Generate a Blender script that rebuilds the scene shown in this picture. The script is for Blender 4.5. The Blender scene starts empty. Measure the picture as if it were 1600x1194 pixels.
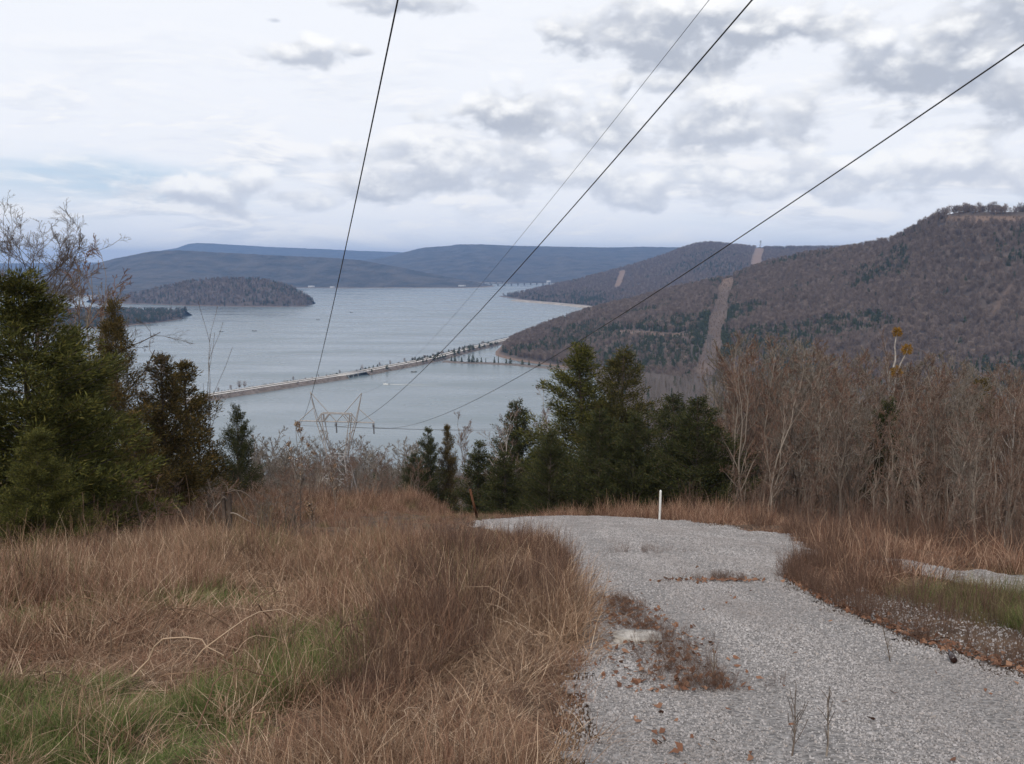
import bpy, bmesh, math
import numpy as np
from mathutils import Vector
R = math.radians
sc = bpy.context.scene

# ------------------------------------------------------------------ camera, world, sun, exposure
F, CX, CY, CZ = 1350.0, 800.0, 597.0, 140.0           # focal length in photo pixels, eye height over the lake
PITCH = math.atan(187 / F)
cam_d = bpy.data.cameras.new('camera'); cam = bpy.data.objects.new('camera', cam_d)
sc.collection.objects.link(cam); sc.camera = cam
cam_d.sensor_width = 36; cam_d.lens = 36 * F / 1600; cam_d.clip_start = 0.1; cam_d.clip_end = 40000
cam.location = (0, 0, CZ); cam.rotation_euler = (math.pi / 2 - PITCH, 0, 0)

SUN_EL, SUN_AZ = 42, 205      # degrees; azimuth clockwise from +Y
sun_d = bpy.data.lights.new('sun', 'SUN'); sun = bpy.data.objects.new('sun', sun_d); sc.collection.objects.link(sun)
sun_d.energy = 2.4; sun_d.angle = R(12); sun_d.color = (1, .93, .84)
_s = Vector((math.sin(R(SUN_AZ)) * math.cos(R(SUN_EL)), math.cos(R(SUN_AZ)) * math.cos(R(SUN_EL)), math.sin(R(SUN_EL))))
sun.rotation_euler = _s.to_track_quat('Z', 'Y').to_euler(); sun.location = (0, -30, CZ + 60)

sc.view_settings.view_transform = 'Standard'; sc.view_settings.look = 'None'
sc.view_settings.exposure = 0.0; sc.view_settings.gamma = 1
sc.cycles.max_bounces = 5; sc.cycles.diffuse_bounces = 2; sc.cycles.glossy_bounces = 2
sc.cycles.volume_bounces = 0; sc.cycles.transparent_max_bounces = 8
sc.cycles.caustics_reflective = False; sc.cycles.caustics_refractive = False
sc.cycles.use_denoising = True; sc.cycles.denoiser = 'OPENIMAGEDENOISE'

def ray(px, py):
    a = (px - CX) / F; b = -(py - CY) / F
    return np.array([a, math.cos(PITCH) + b * math.sin(PITCH), -math.sin(PITCH) + b * math.cos(PITCH)])
def at(px, py, Y):
    d = ray(px, py); return np.array([0, 0, CZ]) + d * (Y / d[1])
def lake(px, py, z=0.0):
    d = ray(px, py); return np.array([0, 0, CZ]) + d * ((z - CZ) / d[2])
def azte(px, py):
    d = ray(px, py); return math.atan2(d[0], d[1]), d[2] / math.hypot(d[0], d[1])

def build_world():
    w = bpy.data.worlds.new('World'); sc.world = w; w.use_nodes = True
    nt = w.node_tree; N = nt.nodes; L = nt.links; N.clear()
    def V(x): return x
    def mth(op, a, b=None, c=None, clamp=False):
        n = N.new('ShaderNodeMath'); n.operation = op; n.use_clamp = clamp
        for i, v in enumerate((a, b, c)):
            if v is None: continue
            if isinstance(v, (int, float)): n.inputs[i].default_value = v
            else: L.new(v, n.inputs[i])
        return n.outputs[0]
    def vm(op, a, b=None):
        n = N.new('ShaderNodeVectorMath'); n.operation = op
        for i, v in enumerate((a, b)):
            if v is None: continue
            if isinstance(v, tuple): n.inputs[i].default_value = v
            else: L.new(v, n.inputs[i])
        return n.outputs['Value'] if op in ('LENGTH', 'DOT_PRODUCT') else n.outputs[0]
    def comb(x, y, z=0.0):
        n = N.new('ShaderNodeCombineXYZ')
        for i, v in enumerate((x, y, z)):
            if isinstance(v, (int, float)): n.inputs[i].default_value = v
            else: L.new(v, n.inputs[i])
        return n.outputs[0]
    def noise(vec, scale, detail=5, rough=.55, dist=0.0):
        n = N.new('ShaderNodeTexNoise'); n.inputs['Scale'].default_value = scale; n.inputs['Detail'].default_value = detail
        n.inputs['Roughness'].default_value = rough; n.inputs['Distortion'].default_value = dist
        L.new(vec, n.inputs['Vector']); return n.outputs['Fac']
    def smooth(x, a, b):
        n = N.new('ShaderNodeMapRange'); n.interpolation_type = 'SMOOTHSTEP'
        n.inputs['From Min'].default_value = a; n.inputs['From Max'].default_value = b; L.new(x, n.inputs['Value']); return n.outputs[0]
    def mix(f, a, b):
        n = N.new('ShaderNodeMix'); n.data_type = 'RGBA'
        if isinstance(f, (int, float)): n.inputs[0].default_value = f
        else: L.new(f, n.inputs[0])
        for i, v in ((6, a), (7, b)):
            if isinstance(v, tuple): n.inputs[i].default_value = (*[c * 10 for c in v], 1)
            else: L.new(v, n.inputs[i])
        return n.outputs[2]
    tc = N.new('ShaderNodeTexCoord'); sep = N.new('ShaderNodeSeparateXYZ'); L.new(tc.outputs['Generated'], sep.inputs[0])
    x, y, z = sep.outputs
    az = mth('ARCTAN2', x, y)
    hor = mth('SQRT', mth('ADD', mth('MULTIPLY', x, x), mth('MULTIPLY', y, y)))
    te = mth('DIVIDE', z, mth('MAXIMUM', hor, .05))
    te = mth('MINIMUM', te, 3.0)
    p = comb(az, te)
    sky = N.new('ShaderNodeTexSky'); sky.sky_type = 'NISHITA'; sky.sun_disc = False
    sky.sun_elevation = R(SUN_EL); sky.sun_rotation = R(SUN_AZ); sky.air_density = 1.2; sky.dust_density = 1.5
    # thin high veil over a clear sky
    veil = noise(comb(mth('MULTIPLY', az, 1.6), mth('MULTIPLY', te, 9.0)), 1.7, 5, .55, .4)
    g = vm('LENGTH', vm('MULTIPLY', vm('SUBTRACT', p, (*azte(80, 305), 0)), (1 / .34, 1 / .055, 0)))
    g2 = vm('LENGTH', vm('MULTIPLY', vm('SUBTRACT', p, (*azte(1300, 345), 0)), (1 / .5, 1 / .03, 0)))
    gap = mth('ADD', mth('MULTIPLY', smooth(g, 1.15, 0.1), .32), mth('MULTIPLY', smooth(g2, 1.2, 0.1), .12))
    veil = mth('SUBTRACT', veil, gap)
    vf = smooth(veil, .05, .42)
    blue = mix(.8, sky.outputs[0], (.60, .77, .96))
    col = mix(vf, blue, (.95, .975, 1.03))
    # broken low rows of cloud toward the horizon, everywhere round the sky
    q = comb(mth('MULTIPLY', az, 5.0), mth('MULTIPLY', te, 22.0))
    rows = noise(q, 1.3, 7, .6, .5)
    band = mth('MULTIPLY', smooth(te, .0, .03), smooth(te, .30, .06))
    rf = mth('MULTIPLY', smooth(rows, .43, .62), band)
    lift = noise(comb(mth('MULTIPLY', az, 5.0), mth('ADD', mth('MULTIPLY', te, 22.0), .30)), 1.3, 7, .6, .5)
    rshade = smooth(mth('SUBTRACT', rows, lift), -.10, .10)
    col = mix(mth('MULTIPLY', rf, .65), col, mix(rshade, (.60, .66, .77), (1.08, 1.06, 1.04)))
    # higher scattered cumulus all round the sky
    pl = mth('DIVIDE', 1.0, mth('ADD', mth('MAXIMUM', z, 0.0), .25))
    hi = noise(comb(mth('MULTIPLY', x, pl), mth('MULTIPLY', y, pl)), 2.3, 6, .55)
    hf = mth('MULTIPLY', smooth(hi, .50, .64), smooth(te, .30, .55))
    col = mix(mth('MULTIPLY', hf, .8), col, (.50, .52, .59))
    # the separate cumulus banks in view: (px, py, rx, ry, darkness)
    banks = [(1080, 50, 170, 52, 1.), (960, 30, 60, 45, .8), (1440, 118, 125, 50, 1.), (1560, 35, 130, 65, 1.), (1585, 165, 60, 60, .9),
             (1370, 80, 40, 25, .7), (820, 182, 95, 48, .95), (1090, 195, 185, 50, .75), (690, 240, 160, 26, .6), (665, 282, 120, 28, .7), (830, 268, 130, 34, .55),
             (335, 295, 92, 34, .55), (455, 308, 52, 18, .4), (478, 80, 58, 26, .75), (563, 79, 20, 9, .7), (640, 4, 75, 18, .8),
             (972, 130, 14, 18, .75), (1035, 135, 36, 16, .6), (430, 32, 14, 6, .5),
             (1220, 280, 150, 34, .5), (1500, 270, 120, 40, .5), (990, 290, 110, 34, .5)]
    warp = noise(p, 30, 4, .6)
    n1 = noise(comb(az, mth('MULTIPLY', te, 1.5)), 15, 8, .52, .1)
    nz = mth('SUBTRACT', n1, .5)
    D = None; SW = None; WW = None; DK = None
    for (px, py, rx, ry, dk) in banks:
        a0, t0 = azte(px, py)
        d = vm('MULTIPLY', vm('SUBTRACT', p, (a0, t0, 0)), (F / rx / 1.22, F / ry / 1.12, 0))
        f = mth('SUBTRACT', 1.0, vm('LENGTH', d))
        wgt = mth('POWER', mth('MAXIMUM', mth('ADD', f, .6), 0.0), 2.0)
        s = N.new('ShaderNodeSeparateXYZ'); L.new(d, s.inputs[0])
        sv = mth('MULTIPLY', s.outputs[1], wgt)
        D = f if D is None else mth('MAXIMUM', D, f)
        SW = sv if SW is None else mth('ADD', SW, sv)
        WW = wgt if WW is None else mth('ADD', WW, wgt)
        dw = mth('MULTIPLY', wgt, dk); DK = dw if DK is None else mth('ADD', DK, dw)
    inv = mth('DIVIDE', 1.0, mth('MAXIMUM', WW, .001))
    S = mth('MULTIPLY', SW, inv); DK = mth('MULTIPLY', DK, inv)
    n2 = noise(comb(az, mth('MULTIPLY', mth('ADD', te, .014), 1.5)), 15, 8, .52, .1)
    S2 = mth('ADD', mth('ADD', S, mth('MULTIPLY', nz, 1.2)), mth('MULTIPLY', mth('SUBTRACT', n1, n2), 4.0))
    dens = mth('ADD', mth('MULTIPLY', D, .85), mth('MULTIPLY', nz, 3.4))
    cov = smooth(dens, -.15, .5)
    topl = smooth(mth('SUBTRACT', S2, mth('MULTIPLY', DK, .55)), -.95, .75)
    base = mix(DK, (.84, .88, .97), (.47, .51, .595))
    ccol = mix(topl, base, (1.06, 1.06, 1.06))
    col = mix(mth('MULTIPLY', cov, .93), col, ccol)
    # below the horizon: plain ground haze tone
    col = mix(smooth(te, -.02, -.06), col, (.25, .25, .25))
    bg = N.new('ShaderNodeBackground'); bg.inputs['Strength'].default_value = .1; L.new(col, bg.inputs[0])
    out = N.new('ShaderNodeOutputWorld'); L.new(bg.outputs[0], out.inputs[0])
    w.cycles.sampling_method = 'MANUAL'; w.cycles.sample_map_resolution = 256
build_world()

# ------------------------------------------------------------------ helpers
rng = np.random.default_rng(7)
def hash2(ix, iy, seed):
    h = (ix.astype(np.int64) * 374761393 + iy.astype(np.int64) * 668265263 + seed * 974711) & 0x7fffffff
    h = ((h ^ (h >> 13)) * 1274126177) & 0x7fffffff
    return ((h ^ (h >> 16)) & 0xffff) / 65535.0
def vnoise(x, y, seed=0):
    x = np.asarray(x, float); y = np.asarray(y, float)
    ix = np.floor(x); iy = np.floor(y); fx = x - ix; fy = y - iy
    fx = fx * fx * (3 - 2 * fx); fy = fy * fy * (3 - 2 * fy)
    a = hash2(ix, iy, seed); b = hash2(ix + 1, iy, seed); c = hash2(ix, iy + 1, seed); d = hash2(ix + 1, iy + 1, seed)
    return (a * (1 - fx) + b * fx) * (1 - fy) + (c * (1 - fx) + d * fx) * fy
def fbm(x, y, seed=0, oct=4):
    s = 0; a = .5
    for i in range(oct):
        s = s + a * vnoise(np.asarray(x) * 2 ** i + 17 * i, np.asarray(y) * 2 ** i - 9 * i, seed + i); a *= .5
    return s / (1 - .5 ** oct)
def sstep(a, b, x): t = np.clip((x - a) / (b - a), 0, 1); return t * t * (3 - 2 * t)
def unit(v): return v / np.maximum(np.linalg.norm(v, axis=-1, keepdims=True), 1e-9)

def mesh_np(name, V, Fs, mats=(), smooth=False, matidx=None):
    V = np.asarray(V, np.float32); me = bpy.data.meshes.new(name)
    if isinstance(Fs, np.ndarray): Fs = [Fs]
    Fs = [np.asarray(f, np.int32) for f in Fs if len(f)]
    me.vertices.add(len(V)); me.vertices.foreach_set('co', V.ravel())
    idx = np.concatenate([f.ravel() for f in Fs]); tot = np.concatenate([np.full(len(f), f.shape[1], np.int32) for f in Fs])
    st = np.concatenate([[0], np.cumsum(tot)[:-1]]).astype(np.int32)
    me.loops.add(len(idx)); me.loops.foreach_set('vertex_index', idx)
    me.polygons.add(len(tot)); me.polygons.foreach_set('loop_start', st); me.polygons.foreach_set('loop_total', tot)
    if smooth: me.polygons.foreach_set('use_smooth', np.ones(len(tot), bool))
    for m in mats: me.materials.append(m)
    if matidx is not None: me.polygons.foreach_set('material_index', np.asarray(matidx, np.int32))
    me.update(calc_edges=True); me.validate()
    return me
class Mesh:
    def __init__(s): s.V = []; s.F = []; s.n = 0
    def add(s, V, Fq):
        V = np.asarray(V, float).reshape(-1, 3); s.V.append(V); s.F.append(np.asarray(Fq) + s.n); s.n += len(V); return s
    def box(s, c, size, rz=0):
        x, y, z = np.asarray(size) / 2
        v = np.array([[-x, -y, -z], [x, -y, -z], [x, y, -z], [-x, y, -z], [-x, -y, z], [x, -y, z], [x, y, z], [-x, y, z]])
        co, si = math.cos(rz), math.sin(rz); v = v @ np.array([[co, si, 0], [-si, co, 0], [0, 0, 1]])
        return s.add(v + np.asarray(c), [[0, 3, 2, 1], [4, 5, 6, 7], [0, 1, 5, 4], [1, 2, 6, 5], [2, 3, 7, 6], [3, 0, 4, 7]])
    def tubes(s, P, Rr, k=4, cap=False):
        P = np.asarray(P, float); B, n, _ = P.shape; Rr = np.broadcast_to(np.asarray(Rr, float), (B, n))
        T = np.gradient(P, axis=1); T = unit(T)
        ref = np.where(np.abs(T[:, :1, 2:3]) > .9, np.array([1., .13, 0]), np.array([.13, 0.05, 1.]))
        U = unit(np.cross(T, np.broadcast_to(ref, T.shape))); W = np.cross(T, U)
        a = np.arange(k) * 2 * math.pi / k
        ring = P[:, :, None] + Rr[:, :, None, None] * (np.cos(a)[None, None, :, None] * U[:, :, None] + np.sin(a)[None, None, :, None] * W[:, :, None])
        i = (np.arange(B)[:, None, None] * n + np.arange(n - 1)[None, :, None]) * k
        j = np.arange(k)[None, None, :]; j2 = (j + 1) % k
        Q = np.stack([i + j, i + j2, i + k + j2, i + k + j], -1).reshape(-1, 4)
        s.add(ring, Q)
        if cap:
            for b in range(B):
                for e in (0, n - 1):
                    c = ring[b, e]
                    m = c.mean(0); f = [[0, q + 1, (q + 1) % k + 1] for q in range(k)]
                    f = [[x[0], x[1], x[2], x[2]] for x in f]
                    s.add(np.vstack([m, c]), f)
        return s
    def bar(s, p0, p1, r, k=4): return s.tubes(np.array([[p0, p1]]), r, k)
    def mesh(s, name, mat, smooth=False):
        V = np.vstack(s.V); q = np.vstack(s.F); t = q[:, 2] == q[:, 3]
        return mesh_np(name, V, [q[~t], q[t][:, :3]], [mat], smooth)
def link(o): sc.collection.objects.link(o); return o
def obj(name, me, parent=None, **k):
    o = bpy.data.objects.new(name, me); link(o)
    if parent is not None: o.parent = parent
    for a, b in k.items(): o[a] = b
    return o
def thing(name, label, cat, loc=(0, 0, 0), rz=0, group=None, me=None, scale=None):
    o = bpy.data.objects.new(name, me); link(o); o.location = loc; o.rotation_euler = (0, 0, rz)
    if scale is not None: o.scale = scale
    o['label'] = label; o['category'] = cat
    if group: o['group'] = group
    return o

# ------------------------------------------------------------------ materials
def mat(name, c1, c2=None, scale=3.0, rough=.9, rnd=None, island=False, bump=0, extra=None, spec=.2, detail=4, ramp=(.35, .65), coords='Object', trans=0):
    m = bpy.data.materials.new(name); m.use_nodes = True; nt = m.node_tree; N = nt.nodes; L = nt.links
    b = N['Principled BSDF']; b.inputs['Roughness'].default_value = rough; b.inputs['Specular IOR Level'].default_value = spec
    tc = N.new('ShaderNodeTexCoord')
    n = N.new('ShaderNodeTexNoise'); n.inputs['Scale'].default_value = scale; n.inputs['Detail'].default_value = detail
    L.new(tc.outputs[coords], n.inputs['Vector'])
    def mixc(fac, a, bb, blend='MIX'):
        x = N.new('ShaderNodeMix'); x.data_type = 'RGBA'; x.blend_type = blend
        if isinstance(fac, (int, float)): x.inputs[0].default_value = fac
        else: L.new(fac, x.inputs[0])
        for i, v in ((6, a), (7, bb)):
            if isinstance(v, tuple): x.inputs[i].default_value = (*v, 1)
            else: L.new(v, x.inputs[i])
        return x.outputs[2]
    mr = N.new('ShaderNodeMapRange'); mr.inputs[1].default_value = ramp[0]; mr.inputs[2].default_value = ramp[1]; L.new(n.outputs['Fac'], mr.inputs[0])
    col = mixc(mr.outputs[0], c1, c2 or c1)
    if rnd is not None:
        if island:
            g = N.new('ShaderNodeNewGeometry'); r = g.outputs['Random Per Island']
        else:
            g = N.new('ShaderNodeObjectInfo'); r = g.outputs['Random']
        ra = N.new('ShaderNodeValToRGB'); els = ra.color_ramp.elements
        for i, (pos, cc) in enumerate(rnd):
            e = els[i] if i < 2 else els.new(pos)
            e.position = pos; e.color = (*cc, 1)
        L.new(r, ra.inputs[0]); col = mixc(.75, col, ra.outputs[0])
    if extra: col = extra(nt, N, L, col, mixc)
    L.new(col, b.inputs['Base Color'])
    if bump:
        bp = N.new('ShaderNodeBump'); bp.inputs['Strength'].default_value = bump; bp.inputs['Distance'].default_value = .05 if bump <= 1 else bump
        L.new(n.outputs['Fac'], bp.inputs['Height']); L.new(bp.outputs[0], b.inputs['Normal'])
    if trans:
        t = N.new('ShaderNodeBsdfTranslucent'); L.new(col, t.inputs[0]); ms = N.new('ShaderNodeMixShader'); ms.inputs[0].default_value = trans
        L.new(b.outputs[0], ms.inputs[1]); L.new(t.outputs[0], ms.inputs[2]); L.new(ms.outputs[0], N['Material Output'].inputs[0])
    return m
def shore(c, z0, z1):
    def f(nt, N, L, col, mixc):
        g = N.new('ShaderNodeNewGeometry'); s = N.new('ShaderNodeSeparateXYZ'); L.new(g.outputs['Position'], s.inputs[0])
        r = N.new('ShaderNodeMapRange'); r.inputs[1].default_value = z0; r.inputs[2].default_value = z1; r.inputs[3].default_value = 1; r.inputs[4].default_value = 0
        L.new(s.outputs[2], r.inputs[0]); return mixc(r.outputs[0], col, c)
    return f
def attr_mix(name, c):
    def f(nt, N, L, col, mixc):
        a = N.new('ShaderNodeAttribute'); a.attribute_name = name
        col = mixc(a.outputs['Fac'], col, c)
        return shore((.16, .11, .085), .8, 1.6)(nt, N, L, col, mixc)
    return f
M = {}
def wooded(nt, N, L, col, mixc):
    g = N.new('ShaderNodeNewGeometry'); sp_ = N.new('ShaderNodeSeparateXYZ'); L.new(g.outputs['Position'], sp_.inputs[0])
    r_ = N.new('ShaderNodeMapRange'); r_.inputs[1].default_value = 62; r_.inputs[2].default_value = 80; L.new(sp_.outputs[1], r_.inputs[0])
    return mixc(r_.outputs[0], col, (.085, .066, .056))
M['soil'] = mat('dead_grass_soil', (.05, .032, .021), (.11, .07, .045), 1.3, bump=.6, detail=8, extra=wooded)
M['gravel_bed'] = mat('gravel_bed', (.13, .122, .118), (.33, .31, .30), 26, bump=1.0, detail=6)
def gravel_tone(nt, N, L, col, mixc):
    oi = N.new('ShaderNodeObjectInfo'); n_ = N.new('ShaderNodeTexNoise'); n_.inputs['Scale'].default_value = .75; n_.inputs['Detail'].default_value = 5
    mp_ = N.new('ShaderNodeMapping'); mp_.inputs['Scale'].default_value = (1.6, .5, 1); L.new(oi.outputs['Location'], mp_.inputs[0]); L.new(mp_.outputs[0], n_.inputs['Vector'])
    r_ = N.new('ShaderNodeMapRange'); r_.inputs[1].default_value = .42; r_.inputs[2].default_value = .68; r_.inputs[4].default_value = .55; L.new(n_.outputs['Fac'], r_.inputs[0])
    return mixc(r_.outputs[0], col, (.20, .178, .17))
M['stone'] = mat('crushed_stone', (.30, .285, .275), (.22, .21, .205), 30, rough=.85,
                 rnd=[(0, (.12, .113, .113)), (.25, (.25, .236, .236)), (.6, (.39, .368, .368)), (.9, (.47, .448, .448)), (1, (.34, .29, .26))], extra=gravel_tone)
M['straw'] = mat('straw', (.26, .18, .12), rnd=[(0, (.055, .032, .021)), (.4, (.185, .105, .065)), (.75, (.33, .21, .132)), (1, (.70, .54, .39))], island=True, trans=.15)
M['sedge'] = mat('broomsedge', (.19, .105, .07), rnd=[(0, (.042, .023, .017)), (.4, (.162, .082, .053)), (.8, (.29, .16, .105)), (1, (.62, .45, .32))], island=True, trans=.15)
M['twig'] = mat('reddish_twig', (.12, .07, .055), rnd=[(0, (.055, .033, .026)), (.5, (.125, .074, .052)), (.9, (.22, .14, .10)), (1, (.38, .28, .21))], island=True)
M['green'] = mat('green_grass', (.08, .12, .035), rnd=[(0, (.05, .075, .018)), (.55, (.105, .145, .038)), (.85, (.20, .20, .075)), (1, (.36, .29, .16))], island=True, trans=.2)
M['olive'] = mat('olive_weed', (.10, .10, .05), rnd=[(0, (.06, .055, .025)), (.6, (.15, .125, .055)), (1, (.32, .25, .14))], island=True, trans=.15)
M['leaf'] = mat('fallen_leaf', (.22, .09, .045), rnd=[(0, (.06, .034, .025)), (.5, (.14, .072, .046)), (1, (.27, .17, .115))])
M['bark'] = mat('grey_bark', (.10, .08, .065), (.22, .18, .155), 6, bump=.5, rnd=[(0, (.07, .053, .042)), (.5, (.14, .11, .09)), (1, (.30, .255, .21))])
M['brush'] = mat('brown_twigs', (.19, .125, .10), rnd=[(0, (.06, .040, .031)), (.45, (.125, .080, .060)), (.85, (.23, .155, .12)), (1, (.40, .31, .25))], island=True)
M['brush_red'] = mat('red_twigs', (.15, .085, .06), rnd=[(0, (.07, .040, .030)), (.5, (.15, .085, .062)), (.9, (.25, .155, .115)), (1, (.36, .26, .2))], island=True)
M['brush_grey'] = mat('grey_twigs', (.15, .125, .10), rnd=[(0, (.06, .05, .04)), (.5, (.14, .115, .095)), (1, (.34, .30, .26))], island=True)
M['pale_bark'] = mat('pale_bark', (.42, .39, .36), (.25, .22, .20), 5, bump=.3)
M['dark_bark'] = mat('dark_bark', (.06, .045, .037), (.11, .085, .07), 8, bump=.5)
M['cedar_brown'] = mat('bronzed_cedar', (.05, .045, .02), rnd=[(0, (.034, .030, .010)), (.45, (.088, .068, .020)), (.8, (.15, .098, .029)), (1, (.22, .13, .04))], island=True, trans=.1)
M['cedar'] = mat('cedar_green', (.035, .05, .02), rnd=[(0, (.016, .020, .007)), (.5, (.040, .044, .014)), (.85, (.072, .070, .022)), (1, (.10, .074, .024))], island=True, trans=.1)
M['pine'] = mat('pine_green', (.05, .065, .02), rnd=[(0, (.026, .028, .008)), (.5, (.078, .078, .018)), (.85, (.14, .128, .028)), (1, (.18, .14, .04))], island=True, trans=.12)
M['olive_pine'] = mat('olive_pine', (.05, .05, .018), rnd=[(0, (.022, .024, .008)), (.5, (.058, .054, .016)), (.85, (.10, .084, .024)), (1, (.14, .10, .032))], island=True, trans=.1)
M['mistletoe'] = mat('mistletoe', (.25, .13, .02), rnd=[(0, (.14, .085, .015)), (1, (.34, .18, .03))], island=True, trans=.15)
M['far_bare'] = mat('far_bare_wood', (.13, .10, .09), rnd=[(0, (.11, .082, .067)), (.4, (.158, .118, .096)), (.8, (.21, .16, .132)), (1, (.29, .23, .195))])
M['far_ever'] = mat('far_evergreen', (.028, .042, .026), rnd=[(0, (.026, .036, .016)), (1, (.055, .062, .024))])
M['forest_floor'] = mat('forest_floor', (.060, .047, .042), (.098, .077, .067), .03, detail=8, extra=attr_mix('clearing', (.20, .135, .10)))
M['far_wood'] = mat('far_wooded_slope', (.028, .029, .028), (.080, .070, .062), .009, detail=12, extra=shore((.22, .17, .13), 1.5, 4), bump=8)
M['steel_dark'] = mat('weathered_steel', (.16, .15, .145), (.12, .11, .105), 3, rough=.7)
M['metal'] = mat('galvanised_steel', (.36, .335, .32), (.27, .25, .24), 3, rough=.6, spec=.4)
M['wire'] = mat('conductor', (.035, .033, .033), rough=.6)
M['insul'] = mat('insulator', (.05, .035, .03), rough=.4)
M['white'] = mat('white_paint', (.72, .72, .70), (.62, .62, .6), 8, rough=.6)
M['rust'] = mat('rusty_steel', (.11, .045, .022), (.06, .03, .018), 14, rough=.9, bump=.4)
M['road'] = mat('pale_concrete', (.56, .53, .50), (.46, .44, .42), .2)
M['embank'] = mat('embankment', (.095, .078, .068), (.17, .14, .125), .25, detail=8)
M['verge'] = mat('dark_verge', (.06, .052, .04), (.11, .09, .07), .3)
M['shore_fill'] = mat('shore_fill', (.22, .185, .155), (.36, .32, .285), .05)
M['rock'] = mat('pale_rock', (.44, .41, .375), (.25, .23, .21), 14, bump=.7)
M['glass_brown'] = mat('brown_glass', (.02, .008, .006), rough=.12, spec=.6)
M['person_dark'] = mat('dark_hull', (.06, .055, .05), rough=.6)
M['roofm'] = mat('roof_metal', (.35, .35, .36), rough=.6)

def water_mat():
    m = bpy.data.materials.new('lake_water'); m.use_nodes = True; nt = m.node_tree; N = nt.nodes; L = nt.links
    b = N['Principled BSDF']; b.inputs['Base Color'].default_value = (.125, .155, .168, 1); b.inputs['Roughness'].default_value = .22
    b.inputs['IOR'].default_value = 1.33; b.inputs['Specular IOR Level'].default_value = .5
    tc = N.new('ShaderNodeTexCoord'); mp = N.new('ShaderNodeMapping'); mp.inputs['Scale'].default_value = (.35, 1, 1); mp.inputs['Rotation'].default_value = (0, 0, .25)
    L.new(tc.outputs['Object'], mp.inputs[0])
    n1 = N.new('ShaderNodeTexNoise'); n1.inputs['Scale'].default_value = .16; n1.inputs['Detail'].default_value = 6; n1.inputs['Roughness'].default_value = .6
    n2 = N.new('ShaderNodeTexNoise'); n2.inputs['Scale'].default_value = .012; n2.inputs['Detail'].default_value = 5
    L.new(mp.outputs[0], n1.inputs['Vector']); L.new(mp.outputs[0], n2.inputs['Vector'])
    bp = N.new('ShaderNodeBump'); bp.inputs['Strength'].default_value = .30; bp.inputs['Distance'].default_value = .9
    L.new(n1.outputs['Fac'], bp.inputs['Height']); L.new(bp.outputs[0], b.inputs['Normal'])
    mr = N.new('ShaderNodeMapRange'); mr.inputs[1].default_value = .35; mr.inputs[2].default_value = .65; mr.inputs[3].default_value = .16; mr.inputs[4].default_value = .34
    L.new(n2.outputs['Fac'], mr.inputs[0]); L.new(mr.outputs[0], b.inputs['Roughness'])
    return m
M['water'] = water_mat()

# ------------------------------------------------------------------ the near hillside
def poly_in(x, y, P):
    inside = np.zeros(np.shape(x), bool); n = len(P)
    for i in range(n):
        x0, y0 = P[i]; x1, y1 = P[(i + 1) % n]
        if y0 == y1: continue
        c = ((y0 > y) != (y1 > y)) & (x < (x1 - x0) * (y - y0) / (y1 - y0) + x0); inside ^= c
    return inside
GRAVEL = [(-.1, 1.0), (.12, 3), (.34, 4.4), (.45, 5.5), (.62, 7.5), (.72, 10), (.95, 14.5), (.65, 19), (-.3, 23), (-1.3, 26.7), (-.9, 29.5), (.4, 31.8), (2, 33), (3.6, 32.6), (5, 30.6), (6.3, 26), (7.1, 21),
          (6.1, 16.5), (4.0, 12.4), (3.65, 9.9), (3.6, 7.5), (3.8, 6.2), (4.1, 4), (4.3, 1)]
TRACK = [(5.9, 14.6), (6.1, 12.6), (6.0, 11.2), (6.6, 9.5), (9.2, 9.8), (8.6, 11.5), (7.4, 13.4), (6.8, 14.8)]
RK = np.array([(-60, 12), (-20, 3.2), (0, -1.55), (33, -9.92), (36, -11.0), (45, -14.8), (60, -20), (90, -30), (150, -46), (300, -86), (450, -120), (560, -141), (680, -147), (1200, -147)])
LK = np.array([(-60, 12), (-20, 3.2), (0, -1.55), (33, -9.92), (50, -14.1), (56, -15.9), (64, -19.5), (90, -30), (150, -46), (300, -86), (450, -120), (560, -141), (680, -147), (1200, -147)])
def ground_h(x, y):
    x = np.asarray(x, float); y = np.asarray(y, float)
    wl = sstep(-2.0, -6.0, x)
    h = np.interp(y, RK[:, 0], RK[:, 1]) * (1 - wl) + np.interp(y, LK[:, 0], LK[:, 1]) * wl
    h = h - .22 * np.clip(x - 8.5, 0, 60) * sstep(0, 30, y) * .7
    h = h + .10 * np.clip(-x - 14, 0, 30) * sstep(60, 20, y)
    far = sstep(60, 120, y) + sstep(40, 90, np.abs(x)); far = np.clip(far, 0, 1)
    h = h + (fbm(x / 60, y / 60, 3) - .5) * 12 * far * sstep(700, 500, y)
    h = np.maximum(h, -150 + 16 * sstep(55, 130, x) * sstep(400, 600, y) + 6 * sstep(150, 500, x) * sstep(400, 600, y))
    return h + CZ
def gmask(x, y):     # 1 on the gravel
    return poly_in(np.asarray(x), np.asarray(y), GRAVEL)
def ground(x, y, rough=True):
    h = ground_h(x, y)
    if rough:
        off = sstep(.2, 1.2, np.abs(np.asarray(x) - 2.2) - 2.4)
        h = h + (fbm(np.asarray(x) * .9, np.asarray(y) * .9, 11) - .5) * .28 * off
    return h
xs = np.unique(np.concatenate([np.linspace(-900, -60, 30), np.linspace(-60, -16, 45), np.linspace(-16, 12, 113), np.linspace(12, 60, 49), np.linspace(60, 1100, 36)]))
ys = np.unique(np.concatenate([np.linspace(-60, 0, 20), np.linspace(0, 36, 145), np.linspace(36, 75, 60), np.linspace(75, 300, 60), np.linspace(300, 1150, 50)]))
X, Y = np.meshgrid(xs, ys, indexing='ij'); Z = ground(X, Y)
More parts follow.
